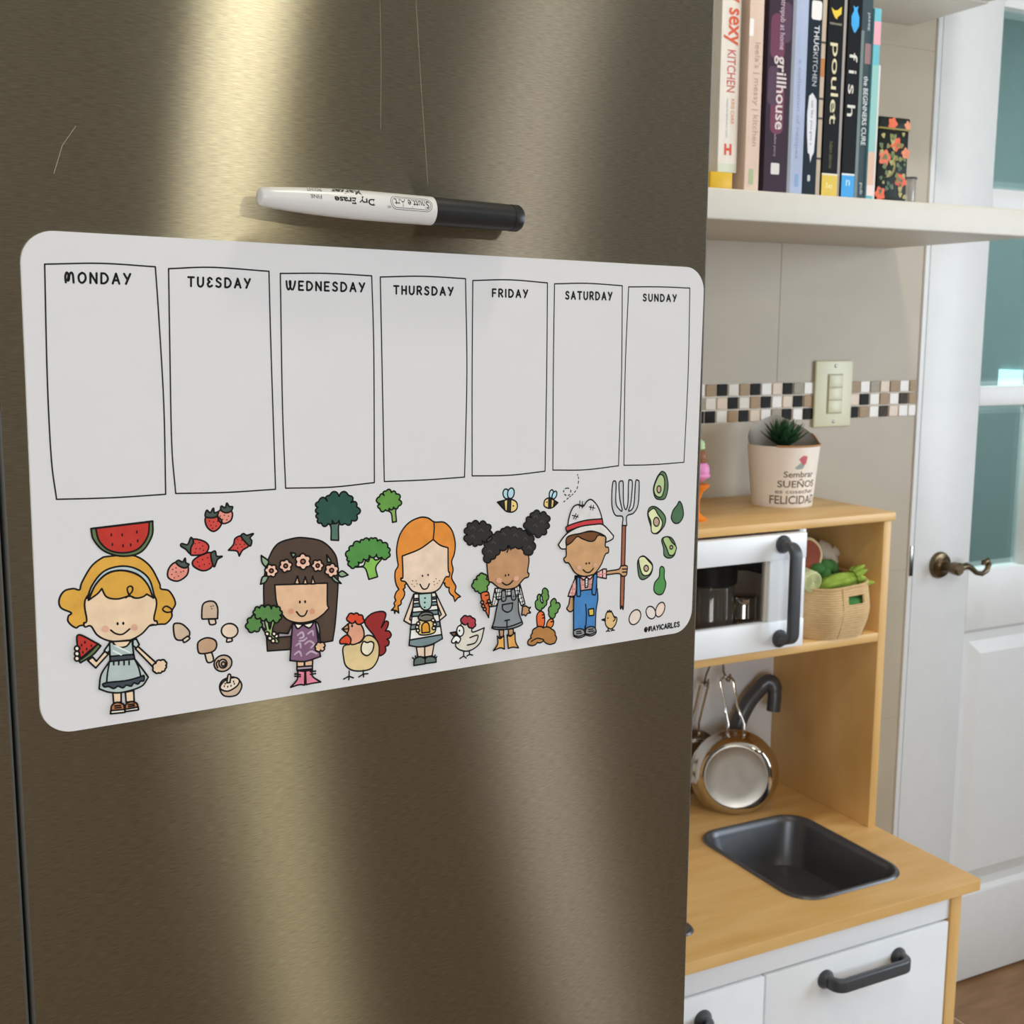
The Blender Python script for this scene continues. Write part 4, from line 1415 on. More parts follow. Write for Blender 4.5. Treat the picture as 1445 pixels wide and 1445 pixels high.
def pan(name, c, r, depth, axis, label, htop, hgap, mset):
    """pan hanging with its bottom facing along axis; c = centre of the rim"""
    o = empty(name, c, label=label, cat='pan')
    M = axis_matrix((0, 0, 0), axis)
    bm = bmesh.new()
    lathe(bm, [(r * .97, 0), (r, -.002), (r + .003, 0), (r + .002, .003), (r * .985, .006), (r * .93, depth * .55), (r * .86, depth * .85), (r * .80, depth * .96), (r * .75, depth)], 56, M, cap0=False, cap1=False)
    lathe(bm, [(r * .75, depth), (r * .73, depth + .0006), (r * .70, depth), (r * .45, depth - .0006), (.0001, depth - .0008)], 56, M, 1, False, True)
    lathe(bm, [(r * .97, 0), (r * .90, depth * .55), (r * .80, depth * .90), (.0001, depth - .005)], 56, M, cap0=False)
    bmesh.ops.recalc_face_normals(bm, faces=bm.faces)
    bowl = from_bm('bowl', bm, [mset, M_BRUSH], o, True)
    a_ = Vector(axis).normalized()
    upv = (Vector((0, 0, 1)) - a_ * a_.z).normalized()
    sd = upv.cross(a_)
    base = upv * (r * .955) + a_ * (depth * .25)
    bm = bmesh.new()
    for s in (-1, 1):
        foot = base + sd * (hgap / 2 * s) + a_ * .003
        top = Vector(htop) - Vector(c)
        sweep(bm, [foot - upv * .012, foot + upv * .02 + a_ * .002, (foot + top) / 2 + sd * (hgap * .15 * s), top + sd * (hgap * .42 * s) - upv * .006], .0055, .0022, .3, 2)
    topv = Vector(htop) - Vector(c)
    tube(bm, [topv + sd * (hgap * .42 * math.cos(q)) + upv * (.010 * math.sin(q) - .006) for q in [PI * k / 8 for k in range(9)]], .0024, 8)
    from_bm('handle', bm, M_CHROME, o, True)
    for s in (-1, 1):
        for k in (-.008, .006):
            bm = bmesh.new()
            bmesh.ops.create_uvsphere(bm, u_segments=10, v_segments=6, radius=.0035, matrix=Matrix.Translation(base + sd * (hgap / 2 * s) + upv * (k - .006) + a_ * .0075))
            from_bm('rivet', bm, M_CHROME, o, True)
    return o


PY = 1.765
pc = onY(1036, 1091, PY)
prad = (onY(1091, 1091, PY) - onY(981, 1091, PY)).length / 2 * .86
ht = onY(1026, 958, 1.80)
pan('toy_pan', pc, prad, .030, (-.50, -.84, .10), 'shiny steel toy pan hanging bottom outward beside the tap', ht, .030, M_CHROME)
hook(ht.x, ht.y - rail_y + .004, ht.z - .004, 'thin wire hook holding the shiny toy pan with its bottom outward')
pc2 = onY(975, 1075, 1.838)
ht2 = onY(1003, 962, 1.835)
ht2 = Vector((pc2.x + .02, 1.832, ht2.z))
pan('toy_saucepan', pc2, .062, .020, (-.12, -.99, .05), 'toy steel pan hanging on the back panel, half hidden by the refrigerator', ht2, .022, M_IRON)
hook(ht2.x, ht2.y - rail_y - .001, ht2.z - .004, 'thin wire hook holding the pan half hidden by the refrigerator')

# ================================================================== THINGS IN THE MICROWAVE
ye = 1.635
cx = onY(1047, 870, ye).x
can = empty('steel_canister', (cx, ye, ZMID), label='small shiny steel canister behind the microwave window', cat='canister')
rc = (onY(1067, 860, ye) - onY(1029, 860, ye)).length / 2 * .9
hc = onY(1047, 838, ye).z - ZMID
bm = bmesh.new()
lathe(bm, [(rc * .96, 0), (rc, .002), (rc, hc * .52), (rc * 1.03, hc * .54), (rc * 1.03, hc * .58), (rc, hc * .60), (rc, hc * .84), (rc * .97, hc * .86)], 36)
from_bm('can_body', bm, M_CHROME, can, True)
bm = bmesh.new()
lathe(bm, [(rc * 1.02, hc * .855), (rc * 1.04, hc * .88), (rc * 1.03, hc * .98), (rc * .9, hc), (.0001, hc + .0002)], 36)
from_bm('can_lid', bm, M_CHROME, can, True)
cx = onY(1000, 860, ye + .02).x
jar = empty('storage_jar', (cx, ye + .02, ZMID), label='grey glass storage jar with a black lid behind the microwave window', cat='jar')
bm = bmesh.new()
lathe(bm, [(.040, 0), (.043, .003), (.043, .105), (.040, .110)], 36)
from_bm('jar_body', bm, mat('smoked_glass', '#7d7871', .08, var=.03, metal=.35), jar, True)
bm = bmesh.new()
lathe(bm, [(.043, .1095), (.047, .112), (.048, .145), (.044, .150), (.0001, .151)], 36)
from_bm('jar_lid', bm, M_BLACK, jar, True)
bm = bmesh.new()
tube(bm, [(.044, 0, .14), (.075, -.01, .138), (.10, -.02, .130), (.118, -.03, .115)], [.012, .012, .011, .008], 10)
from_bm('jar_handle', bm, M_BLACK, jar, True)

# ================================================================== BASKET WITH PLUSH VEGETABLES
BX0, BX1 = 1.408, KX1 - .019
by0, by1 = 1.570, 1.80
bcx, bcy = (BX0 + BX1) / 2, (by0 + by1) / 2
M_BASK = mat('woven_basket', '#c9a675', .9, scale=(70, 70, 420), col2='#d8b98a', bump=.5, bscale=(40, 40, 420))
basket = empty('basket', (bcx, bcy, ZMID), label='tan woven basket with a slot handle in the open shelf of the play kitchen', cat='basket')
bm = bmesh.new()
BW, BD, BH = BX1 - BX0 - .010, by1 - by0, .097
n = 96
rows = 66
VV = []


def resample(poly, n):
    L = [0]
    m = len(poly)
    for i in range(m):
        a_, b_ = poly[i], poly[(i + 1) % m]
        L.append(L[-1] + math.hypot(b_[0] - a_[0], b_[1] - a_[1]))
    out_ = []
    k_ = 0
    for i in range(n):
        s_ = L[-1] * i / n
        while L[k_ + 1] < s_:
            k_ += 1
        t_ = (s_ - L[k_]) / max(1e-9, L[k_ + 1] - L[k_])
        a_, b_ = poly[k_], poly[(k_ + 1) % m]
        out_.append((a_[0] + (b_[0] - a_[0]) * t_, a_[1] + (b_[1] - a_[1]) * t_))
    return out_


prof96 = resample(rrect(0, 0, 1, 1, .34, 12), 120)


def brim(x, y):
    return 1 + .10 * (x * 1.0) + .05 * y


def bulge(t):
    return .86 + .15 * math.sin(min(1, .12 + t * 1.5) * PI / 2) - .14 * max(0, t - .45) ** 1.5


for j in range(rows + 1):
    t = j / rows
    wv = bulge(t) + (.008 if j % 3 == 1 else 0)
    ring = []
    for (x, y) in prof96:
        zz = BH * t * (1 + (brim(x, y) - 1) * t)
        ring.append(bm.verts.new((x * BW * wv, y * BD * wv, zz)))
    VV.append(ring)
nn_ = len(prof96)
for j in range(rows):
    for i in range(nn_):
        a_, b_ = VV[j][i], VV[j][(i + 1) % nn_]
        mid = (a_.co + b_.co) / 2
        t = (j + .5) / rows
        front = mid.y < -BD * .30
        if front and -.006 < mid.x < .030 and .66 < t < .82:
            continue
        bm.faces.new((a_, b_, VV[j + 1][(i + 1) % nn_], VV[j + 1][i]))
bm.faces.new(list(reversed(VV[0])))
o = from_bm('weave', bm, M_BASK, basket, True)
md = o.modifiers.new('thickness', 'SOLIDIFY')
md.thickness = .0035
md.offset = -1
bm = bmesh.new()
tube(bm, [VVp for VVp in [(x * BW * bulge(1), y * BD * bulge(1), BH * brim(x, y)) for (x, y) in prof96[::3]] + [(prof96[0][0] * BW * bulge(1), prof96[0][1] * BD * bulge(1), BH * brim(*prof96[0]))]], .0022, 6)
from_bm('rim', bm, M_BASK, basket, True)
bm = bmesh.new()
tube(bm, [(-.018, -BD * .5 * bulge(t) - .0004, BH * t) for t in (.02, .2, .4, .6, .8, .97)], .0012, 6)
from_bm('seam', bm, M_BASK, basket, True)
zb = ZMID + BH


def plush(name, label, cat, bms, loc=(0, 0, 0)):
    o = empty(name, loc, label=label, cat=cat, group='plush vegetables in the basket')
    for (nm, bm, m) in bms:
        from_bm(nm, bm, m, o, True)
    return o


# leek: pale stem with ringed cut end pointing to the room
lk = onY(1148, 822, 1.60)
ld_ = Vector((-.02, -.97, -.10)).normalized()
bm = bmesh.new()
lathe(bm, [(.016, -.12), (.0185, -.09), (.019, -.02), (.0195, -.006), (.0185, -.001), (.0001, 0)], 28, axis_matrix((0, 0, 0), ld_))
b2 = bmesh.new()
for rr in (.004, .008, .012, .0155):
    P = axis_matrix((0, 0, 0), ld_)
    tube(b2, [P @ Vector((rr * math.cos(2 * PI * k / 24), rr * math.sin(2 * PI * k / 24), .0005)) for k in range(25)], .0008, 6)
b3 = bmesh.new()
lathe(b3, [(.016, -.118), (.021, -.135), (.018, -.16), (.0001, -.165)], 20, axis_matrix((0, 0, 0), ld_))
plush('plush_leek', 'pale green plush leek with a ringed end on the basket rim', 'toy vegetable', [('stem', bm, mat('plush_pale_green', '#cdd0a0', .9, var=.1, scale=(200, 200, 200), bump=.4)), ('ring_stitching', b2, mat('plush_ring', '#b9be86', .9)), ('green_tip', b3, mat('plush_mid_green', '#7fa043', .9))], lk)
# celery / lettuce stalk
cl = onY(1195, 822, 1.615)
cx_ax = Vector((.93, -.20, .22)).normalized()
M_CEL = mat('plush_bright_green', '#86a53a', .9, scale=(60, 60, 60), col2='#a9c455', bump=.5, bscale=(150, 150, 150))
bm = bmesh.new()
P = axis_matrix((0, 0, 0), cx_ax)
rings = []
for k in range(13):
    t = k / 12
    rr = .013 + .008 * math.sin(PI * min(1, t * 1.1)) - (.006 if k in (0, 12) else 0)
    z = -.055 + t * .080
    rings.append([P @ Vector((rr * (1 + .12 * math.cos(7 * q)) * math.cos(q), rr * (1 + .12 * math.cos(7 * q)) * math.sin(q), z)) for q in [2 * PI * i / 42 for i in range(42)]])
loft(bm, rings)
b2 = bmesh.new()
for i in range(11):
    q = 2 * PI * i / 11
    d = P @ Vector((.016 * math.cos(q), .016 * math.sin(q), .015))
    e = P @ Vector((.023 * math.cos(q), .023 * math.sin(q), .034 + .008 * math.sin(i * 2.3)))
    tube(b2, [d, (d + e) / 2 + Vector((0, 0, .001)), e], [.005, .006, .0015], 8)
plush('plush_celery', 'bright green plush celery bunch lying across the basket', 'toy vegetable', [('stalks', bm, M_CEL), ('leaf_tips', b2, M_CEL)], cl)
# white mushroom / garlic bulb
gm = onY(1162, 786, 1.70)
bm = bmesh.new()
lathe(bm, [(.006, -.028), (.022, -.024), (.0325, -.006), (.031, .010), (.020, .020), (.004, .024)], 28, axis_matrix((0, 0, 0), (.5, -.6, .45)))
b2 = bmesh.new()
lathe(b2, [(.010, .021), (.011, .027), (.007, .030), (.0001, .031)], 16, axis_matrix((0, 0, 0), (.5, -.6, .45)))
plush('plush_mushroom', 'round white plush mushroom behind the celery in the basket', 'toy vegetable', [('cap', bm, mat('plush_white', '#d8d0c4', .9, var=.05, bump=.3)), ('stalk_end', b2, mat('plush_cream', '#c6bba8', .9))], gm)
# brown bread / meat slice
ms = onY(1141, 788, 1.655)
bm = bmesh.new()
Mx = axis_matrix((0, 0, 0), (-.25, -.9, .2))
plate(bm, [(x * .020, y * .033) for (x, y) in [(math.cos(2 * PI * k / 28) * (1 + .12 * math.sin(6 * PI * k / 28)), math.sin(2 * PI * k / 28)) for k in range(28)]], [], -.006, .006, Mx)
b2 = bmesh.new()
tube(b2, [Mx @ Vector((.0205 * math.cos(2 * PI * k / 28) * (1 + .12 * math.sin(6 * PI * k / 28)), .0335 * math.sin(2 * PI * k / 28), 0)) for k in range(29)], .0055, 8)
plush('plush_steak', 'red-brown plush slice with a cream edge standing in the basket', 'toy food', [('slice', bm, mat('plush_red_brown', '#8a4632', .9, var=.1, bump=.3)), ('edge', b2, mat('plush_edge', '#d5bf93', .9))], ms)
# dark green leaf piece
lf = onY(1161, 806, 1.645)
bm = bmesh.new()
for i, (ax_, ay_, az_) in enumerate(((-.012, 0, .006), (.008, 0, .009), (.026, .004, .004), (.004, -.004, -.008))):
    bmesh.ops.create_uvsphere(bm, u_segments=16, v_segments=10, radius=1, matrix=Matrix.Translation((ax_, ay_, az_)) @ Matrix.Rotation(.5 * i, 4, 'Y') @ Matrix.Diagonal((.017, .010, .011, 1)))
b2 = bmesh.new()
tube(b2, [(.0, .004, -.01), (.004, .01, -.03), (.01, .012, -.05)], .006, 8)
plush('plush_broccoli', 'dark green plush broccoli tucked between the celery and the slice', 'toy vegetable', [('florets', bm, mat('plush_dark_green', '#3f7035', .9, var=.2, bump=.5)), ('stem', b2, mat('plush_stem', '#55803c', .9))], lf)
pc3 = Vector((bcx + .012, by0 + .018, ZMID + .062))
bm = bmesh.new()
lathe(bm, [(.0001, -.035), (.010, -.03), (.0135, -.01), (.0135, .012), (.009, .028), (.0001, .033)], 20, axis_matrix((0, 0, 0), (1, .05, 0)))
b2 = bmesh.new()
lathe(b2, [(.004, .030), (.003, .040), (.0001, .041)], 10, axis_matrix((0, 0, 0), (1, .05, 0)))
plush('plush_cucumber', 'green plush cucumber showing through the slot of the basket', 'toy vegetable', [('body', bm, mat('plush_cucumber_green', '#3f7a3a', .9, var=.15)), ('tip', b2, mat('plush_stem', '#55803c', .9))], pc3)
# a filling cloth so nothing hangs in the air
bm = bmesh.new()
loft(bm, [[(bcx + x * BW * .74, bcy + y * BD * .78, ZMID + z) for (x, y) in prof96[::4]] for z in (.005, .03, .040)])
cl_ = from_bm('basket_lining', bm, M_BASK, None, True)
cl_.parent = basket
cl_.matrix_parent_inverse = Matrix.Translation((-bcx, -bcy, -ZMID))

# ================================================================== PLANTED PAPER CUP
cupc = onZ(1104, 712, ZT)
cupY = cupc.y + .012
cupX = onY(1103, 700, cupY).x
rb_ = (onY(1140, 705, cupY) - onY(1069, 705, cupY)).length / 2 * .93
rt_ = (onY(1155, 625, cupY) - onY(1060, 625, cupY)).length / 2 * .83
ch = onY(1110, 632, cupY - rt_).z - ZT
cup = empty('succulent_cup', (cupX, cupY, ZT), label='cream paper cup with printed words holding a small succulent on the play kitchen', cat='plant pot')
M_CUP = mat('cup_cream_paper', '#f5e9dc', .6, var=.02)
M_CUPI = mat('cup_grey_inside', '#b3aba0', .8, var=.04)
bm = bmesh.new()
n = 72
VIEW = math.atan2(-cupY, -cupX)           # direction from the cup to the room's viewpoint


def cuptop(th):
    d = th - VIEW
    # low at the front, a tall pointed tab at the back left
    tab = math.atan2(math.sin(d - math.radians(196)), math.cos(d - math.radians(196)))
    return ch + .050 * max(0, 1 - abs(tab) / 1.55) ** .85


def cupr(z):
    return rb_ + (rt_ - rb_) * min(1.25, z / ch)


rows = 12
out = []
for j in range(rows + 1):
    ring = []
    for i in range(n):
        th = 2 * PI * i / n
        z = cuptop(th) * j / rows
        ring.append(bm.verts.new((cupr(z) * math.cos(th), cupr(z) * math.sin(th), z)))
    out.append(ring)
inn = []
for j in range(rows + 1):
    ring = []
    for i in range(n):
        th = 2 * PI * i / n
        z = .002 + (cuptop(th) - .002) * j / rows
        r = cupr(z) - .0012
        ring.append(bm.verts.new((r * math.cos(th), r * math.sin(th), z)))
    inn.append(ring)
for j in range(rows):
    for i in range(n):
        k = (i + 1) % n
        bm.faces.new((out[j][i], out[j][k], out[j + 1][k], out[j + 1][i])).material_index = 0
        bm.faces.new((inn[j][k], inn[j][i], inn[j + 1][i], inn[j + 1][k])).material_index = 1
for i in range(n):
    k = (i + 1) % n
    bm.faces.new((out[rows][i], out[rows][k], inn[rows][k], inn[rows][i])).material_index = 0
bm.faces.new(list(reversed(out[0])))
from_bm('cup_wall', bm, [M_CUP, M_CUPI], cup, True)
bm = bmesh.new()
path = [(cupr(ch) * math.cos(VIEW + q), cupr(ch) * math.sin(VIEW + q), cuptop(VIEW + q) + .0005) for q in [math.radians(x) for x in range(-10, 131, 7)]]
tube(bm, path, .0019, 8)
from_bm('rolled_rim', bm, mat('kraft_brown', '#b98a5c', .7), cup, True)
bm = bmesh.new()
lathe(bm, [(cupr(ch * .86) - .002, ch * .84), (cupr(ch * .86) - .002, ch * .87), (.0001, ch * .90)], 36)
from_bm('soil', bm, mat('dark_soil', '#2b241d', .95, var=.4, scale=(200, 200, 200), bump=.8), cup, True)
M_SUC = mat('succulent_green', '#274a2a', .5, var=.35, scale=(80, 80, 80))
leafb = bmesh.new()
L = .056
sec = []
for k in range(8):
    t = k / 7
    w = .0105 * math.sin(PI * (.12 + .88 * t) ** .8) * (1 - t * .25) + .0004
    th_ = .0035 * (1 - t) + .0004
    zc = .010 * t * t
    sec.append([(t * L, w * math.cos(q), zc + th_ * math.sin(q) * (1 if math.sin(q) < 0 else .45)) for q in [2 * PI * i / 10 for i in range(10)]])
loft(leafb, sec)
leaf_o = None
k = 0
for (cntl, tilt, sc, z) in ((11, .38, .95, .96), (10, .62, .95, 1.0), (8, .9, .85, 1.03), (5, 1.2, .7, 1.06)):
    for i in range(cntl):
        if leaf_o is None:
            leaf_o = from_bm('leaf', leafb, M_SUC, cup, True)
            lo = leaf_o
        else:
            lo = bpy.data.objects.new('leaf', leaf_o.data)
            link(lo, cup)
        lo.location = (0, 0, ch * z)
        lo.rotation_euler = (0, -tilt, 2 * PI * i / cntl + k * .4)
        lo.scale = (sc,) * 3
    k += 1
M_CINK = mat('cup_brown_ink', '#6b5a4c', .7, var=.05)


def cup_text(s, a0, a1, z0, z1, bold=0, m=None):
    def fn(x, y):
        th = VIEW + math.radians(a0 + (a1 - a0) * x)
        z = z0 + (z1 - z0) * y
        r = cupr(z) + .0003
        return (r * math.cos(th), r * math.sin(th), z)
    return lettering('printed_wording', s, fn, m or M_CINK, cup, bold)


cup_text('Sembrar', 2, 60, ch * .50, ch * .60, .01)
cup_text('SUEÑOS', -8, 66, ch * .335, ch * .475, .012)
cup_text('es cosechar', -12, 66, ch * .235, ch * .305, .005)
cup_text('FELICIDAD', -22, 74, ch * .06, ch * .20, .012)
for (pts, colr) in ((((26, .80), (34, .86), (42, .84), (40, .72), (34, .70)), '#cf6b74'), (((20, .66), (30, .74), (38, .70), (34, .64), (24, .63)), '#9fb0a8')):
    bm = bmesh.new()
    bm.faces.new([bm.verts.new(((cupr(ch * z) + .0003) * math.cos(VIEW + math.radians(a_)), (cupr(ch * z) + .0003) * math.sin(VIEW + math.radians(a_)), ch * z)) for (a_, z) in pts])
    from_bm('printed_emblem', bm, mat('emblem_' + colr[1:], colr, .7), cup)

# ================================================================== TOY ICE CREAM
iy = 1.66
ix = onY(984, 700, iy).x
ice = empty('toy_ice_cream', (ix, iy, ZT), label='toy ice cream with pink and brown scoops on an orange stand beside the refrigerator', cat='toy')
M_ORA = mat('orange_plastic', '#ee8322', .35, var=.03)
bm = bmesh.new()
zc_ = onY(988, 683, iy).z - ZT
lathe(bm, [(.017, 0), (.018, .003), (.010, .008), (.0045, .014), (.0042, zc_ * .55), (.010, zc_ * .8), (.0195, zc_ * .93), (.0205, zc_), (.018, zc_)], 28)
from_bm('cone_stand', bm, M_ORA, ice, True)
for (zz, rr, m, nm) in ((onY(988, 664, iy).z - ZT, .0195, mat('scoop_pink', '#e58fc0', .5), 'pink_scoop'), (onY(988, 645, iy).z - ZT, .0150, mat('scoop_brown', '#8a5a34', .5), 'brown_scoop'), (onY(988, 628, iy).z - ZT, .0105, mat('scoop_green', '#bcd9a0', .5), 'green_scoop')):
    bm = bmesh.new()
    bmesh.ops.create_uvsphere(bm, u_segments=24, v_segments=14, radius=rr, matrix=Matrix.Translation((0, 0, zz)))
    lathe(bm, [(rr * 1.02, zz - rr * .55), (rr * 1.06, zz - rr * .42), (rr * .98, zz - rr * .25)], 24)
    from_bm(nm, bm, m, ice, True)

# ================================================================== LIGHT SWITCH
sA, sB = onY(1149, 506, YW), onY(1197, 601, YW)
sw = empty('light_switch', (sA.x, YW, sB.z), label='almond plastic light switch plate with three stacked rockers on the mosaic strip', cat='light switch')
SWW, SWH = sB.x - sA.x, sA.z - sB.z - .004
box('plate', (0, -.007, 0), (SWW, -.001, SWH), M_IVORY, sw, .003, 3)
box('frame', (SWW * .32, -.0085, SWH * .20), (SWW * .72, -.0068, SWH * .80), mat('switch_frame_line', '#b0ab8c', .4), sw, .0006)
for i in range(3):
    z0 = SWH * (.215 + i * .190)
    box('rocker', (SWW * .34, -.0105, z0 + .0005), (SWW * .70, -.0084, z0 + SWH * .19 - .0005), M_IVORY, sw, .001)
for zz in (.08, .92):
    bm = bmesh.new()
    lathe(bm, [(.0032, 0), (.0032, .0008), (.0022, .0014), (.0001, .0014)], 14, axis_matrix((SWW * .52, -.0068, SWH * zz), (0, -1, 0)))
    from_bm('screw', bm, M_IRON, sw, True)

# ================================================================== COOKBOOKS
YSP = YS + .018                 # spines stand a little behind the shelf edge
M_PAGE = mat('page_edges', '#d9cdb8', .8, scale=(400, 20, 20), col2='#e6dccb')


def book(name, xa, xb, y_front, height, depth, colr, label, z0=ZS1, page=True, rough=.45, top_px=None):
    """standing book; xa, xb are the spine's edges along the shelf"""
    o = empty(name, (xa, y_front, z0), label=label, cat='book', group='cookbooks on the wall shelf')
    w = xb - xa
    m = mat('cover_' + colr.lstrip('#'), colr, .6, var=.05, scale=(60, 60, 20), spec=.2)
    t = min(.0018, w * .2)
    bm = bmesh.new()
    bm_box(bm, (0, 0, 0), (w, t, height), .0006, 1)
    bm_box(bm, (0, t, 0), (t, depth, height), 0)
    bm_box(bm, (w - t, t, 0), (w, depth, height), 0)
    from_bm('cover', bm, m, o)
    if w > 3 * t:
        box('pages', (t, t, .002), (w - t, depth - .004, height - .003), M_PAGE, o, 0)
    return o


def bx_(px, py=262, y=None):
    return onY(px, py, YSP if y is None else y).x


def spine_text(o, s, xa, xb, z_top, z_bot, colr, bold=0, nm='spine_lettering', dy=.0003):
    """reads downwards; xa, xb across the spine, in book space"""
    def fn(x, y):
        return (xa + (xb - xa) * y, -dy, z_top + (z_bot - z_top) * x)
    return lettering(nm, s, fn, mat('ink_' + colr.lstrip('#'), colr, .5, var=.02), o, bold)


def upright_text(o, s, xa, xb, z0, z1, colr, bold=0):
    def fn(x, y):
        return (xa + (xb - xa) * x, -.0003, z0 + (z1 - z0) * y)
    return lettering('spine_lettering', s, fn, mat('ink_' + colr.lstrip('#'), colr, .5, var=.02), o, bold)


def patch(o, xa, xb, z0, z1, colr, nm='spine_patch', r=.002, dy=.0002):
    bm = bmesh.new()
    bm.faces.new([bm.verts.new((x, -dy, z)) for (x, z) in rrect((xa + xb) / 2, (z0 + z1) / 2, xb - xa, z1 - z0, min(r, (xb - xa) * .4, (z1 - z0) * .4), 4)])
    return from_bm(nm, bm, mat('ink_' + colr.lstrip('#'), colr, .5, var=.02), o)


def zs(py, px=1100, y=None):
    return onY(px, py, YSP if y is None else y).z - ZS1


yl = bx_(1004)
flat_h = zs(243, 1020)
fb = empty('book', (bx_(1000), YSP - .004, ZS1), label='yellow book lying flat under the white cookbook with red lettering', cat='book', group='cookbooks on the wall shelf')
box('cover', (0, 0, 0), (bx_(1031) - bx_(1000), .20, flat_h - .0005), mat('cover_yellow', '#d9ae22', .5), fb, .001)
xa, xb = bx_(1011, 243), bx_(1038, 243)
b = book('book', xa, xb, YSP - .002, zs(-30, 1030) - flat_h, .19, '#e6ddd0', 'white cookbook with red and orange KITCHEN lettering on its spine', ZS1 + flat_h)
w = xb - xa
q = lambda py: zs(py, 1025) - flat_h
spine_text(b, 'crazy sexy', w * .12, w * .88, q(-60), q(63), '#d9603f', .02)
spine_text(b, 'KITCHEN', w * .34, w * .78, q(70), q(130), '#c96a62', .012)
spine_text(b, 'KRIS CARR', w * .60, w * .78, q(139), q(175), '#df8a50')
spine_text(b, 'recipes to ignite your health', w * .34, w * .48, q(139), q(195), '#93aab0')
upright_text(b, 'H', w * .32, w * .70, q(219), q(203), '#d9502e', .05)
patch(b, 0.001, w - .001, .0, q(231), '#d3d6bf')
xa, xb = bx_(1043), bx_(1063)
b = book('book', xa, xb, YSP - .012, zs(-28, 1065), .21, '#dcc3b0', 'pale pink cookbook with thin handwritten messy kitchen lettering')
w = xb - xa
spine_text(b, 'leela\'s | messy | kitchen', w * .35, w * .85, zs(62, 1060), zs(208, 1060), '#b39c8c')
patch(b, w * .30, w * .62, zs(262, 1060), zs(240, 1060), '#a9b58a', 'spine_emblem')
patch(b, w * .02, w * .30, zs(55, 1065), zs(30, 1065), '#f1ece4', 'spine_patch')  # highlight on the spine, painted in as a pale patch
xa, xb = bx_(1072), bx_(1105)
b = book('book', xa, xb, YSP - .008, zs(-25, 1100), .21, '#3a2c38', 'dark purple cookbook with white grillhouse lettering on its spine')
w = xb - xa
for (x0, x1, z0, z1, c) in ((.1, .7, 85, 20, '#6a2f48'), (.2, .75, 190, 120, '#6e2a46'), (.05, .5, 150, 95, '#4c2f45'), (.5, .95, 60, 2, '#4f3148')):
    patch(b, w * x0, w * x1, zs(z0, 1090), zs(z1, 1090), c, 'spine_picture', .012, .00010 + .00003 * (z0 % 7))
spine_text(b, 'grillhouse', w * .28, w * .82, zs(80, 1093), zs(184, 1093), '#d8c9c4', .015)
spine_text(b, 'gastropub at home', w * .42, w * .70, zs(-10, 1100), zs(72, 1100), '#c3aab2', .006)
spine_text(b, 'adam perry', w * .36, w * .5, zs(190, 1090), zs(222, 1090), '#a98f98')
patch(b, w * .30, w * .66, zs(247, 1090), zs(231, 1090), '#d8d2cb', 'spine_patch')
xa, xb = bx_(1106.5), bx_(1128)
b = book('book', xa, xb, YSP - .006, zs(-25, 1130), .20, '#a9b4cc', 'light blue cookbook with faint lettering beside the dark purple one')
w = xb - xa
spine_text(b, 'a collection of recipes', w * .40, w * .70, zs(85, 1125), zs(225, 1125), '#8f9cb8')
patch(b, 0, w * .2, 0, zs(-20, 1130), '#8d9096', 'spine_joint', .0005)
patch(b, w * .5, w * .75, zs(264, 1120), zs(246, 1120), '#7f9fc4', 'spine_emblem')
xa, xb = bx_(1129), bx_(1150)
b = book('book', xa, xb, YSP - .002, zs(-14, 1155), .20, '#18242e', 'dark slate cookbook with THUG KITCHEN lettering and a white brush stroke')
w = xb - xa
patch(b, w * .25, w * .92, zs(29, 1155), zs(2, 1155), '#e3e0da', 'spine_patch', .004)
spine_text(b, 'THUG', w * .46, w * .80, zs(36, 1150), zs(72, 1150), '#d2d4d4', .012)
spine_text(b, 'KITCHEN', w * .46, w * .76, zs(74, 1150), zs(122, 1150), '#b9bec1')
bm = bmesh.new()
bm.faces.new([bm.verts.new((w * x, -.00025, zs(y, 1142))) for (x, y) in ((.30, 136), (.52, 131), (.80, 140), (.84, 175), (.76, 215), (.62, 222), (.55, 230), (.48, 218), (.36, 216), (.26, 190), (.22, 160))])
from_bm('brush_stroke', bm, mat('ink_d9d9dc', '#d9d9dc', .5), b)
spine_text(b, 'eat like you give a', w * .42, w * .62, zs(142, 1142), zs(205, 1142), '#555a60')
patch(b, w * .40, w * .58, zs(256, 1140), zs(247, 1140), '#b9bec1', 'spine_emblem')
xa, xb = bx_(1151), bx_(1158)
b = book('book', xa, xb, YSP + .002, zs(-12, 1160), .20, '#bfae98', 'thin beige cookbook with dark bands beside the poulet book')
w = xb - xa
for y_ in (57, 137, 165, 222):
    patch(b, 0, w, zs(y_ + 3, 1155), zs(y_, 1155), '#3b3630', 'spine_band', .0005)
patch(b, w * .1, w * .9, zs(108, 1160), zs(82, 1160), '#b9753a', 'spine_picture', .0005)
xa, xb = bx_(1159), bx_(1181)
b = book('book', xa, xb, YSP, zs(-9, 1185), .20, '#0d0e10', 'black cookbook with a yellow chick and poulet lettering')
w = xb - xa
spine_text(b, 'poulet', w * .18, w * .80, zs(61, 1180), zs(176, 1180), '#d9cfa8', .004)
bm = bmesh.new()
bm.faces.new([bm.verts.new((w * x, -.00025, zs(y, 1185))) for (x, y) in ((.15, 12), (.35, 16), (.55, 15), (.80, 9), (.78, 20), (.58, 24), (.52, 28), (.40, 26), (.26, 20))])
from_bm('chick_emblem', bm, mat('ink_e2bf35', '#e2bf35', .5), b)
patch(b, 0, w, .0003, zs(246, 1172), '#d9b93f', 'spine_patch', .0006)
patch(b, 0, w, zs(247.5, 1172), zs(245, 1172), '#e3dcc0', 'spine_band', .0003, .0003)
upright_text(b, 'le', w * .3, w * .7, zs(266, 1172), zs(258, 1172), '#efe0a0')
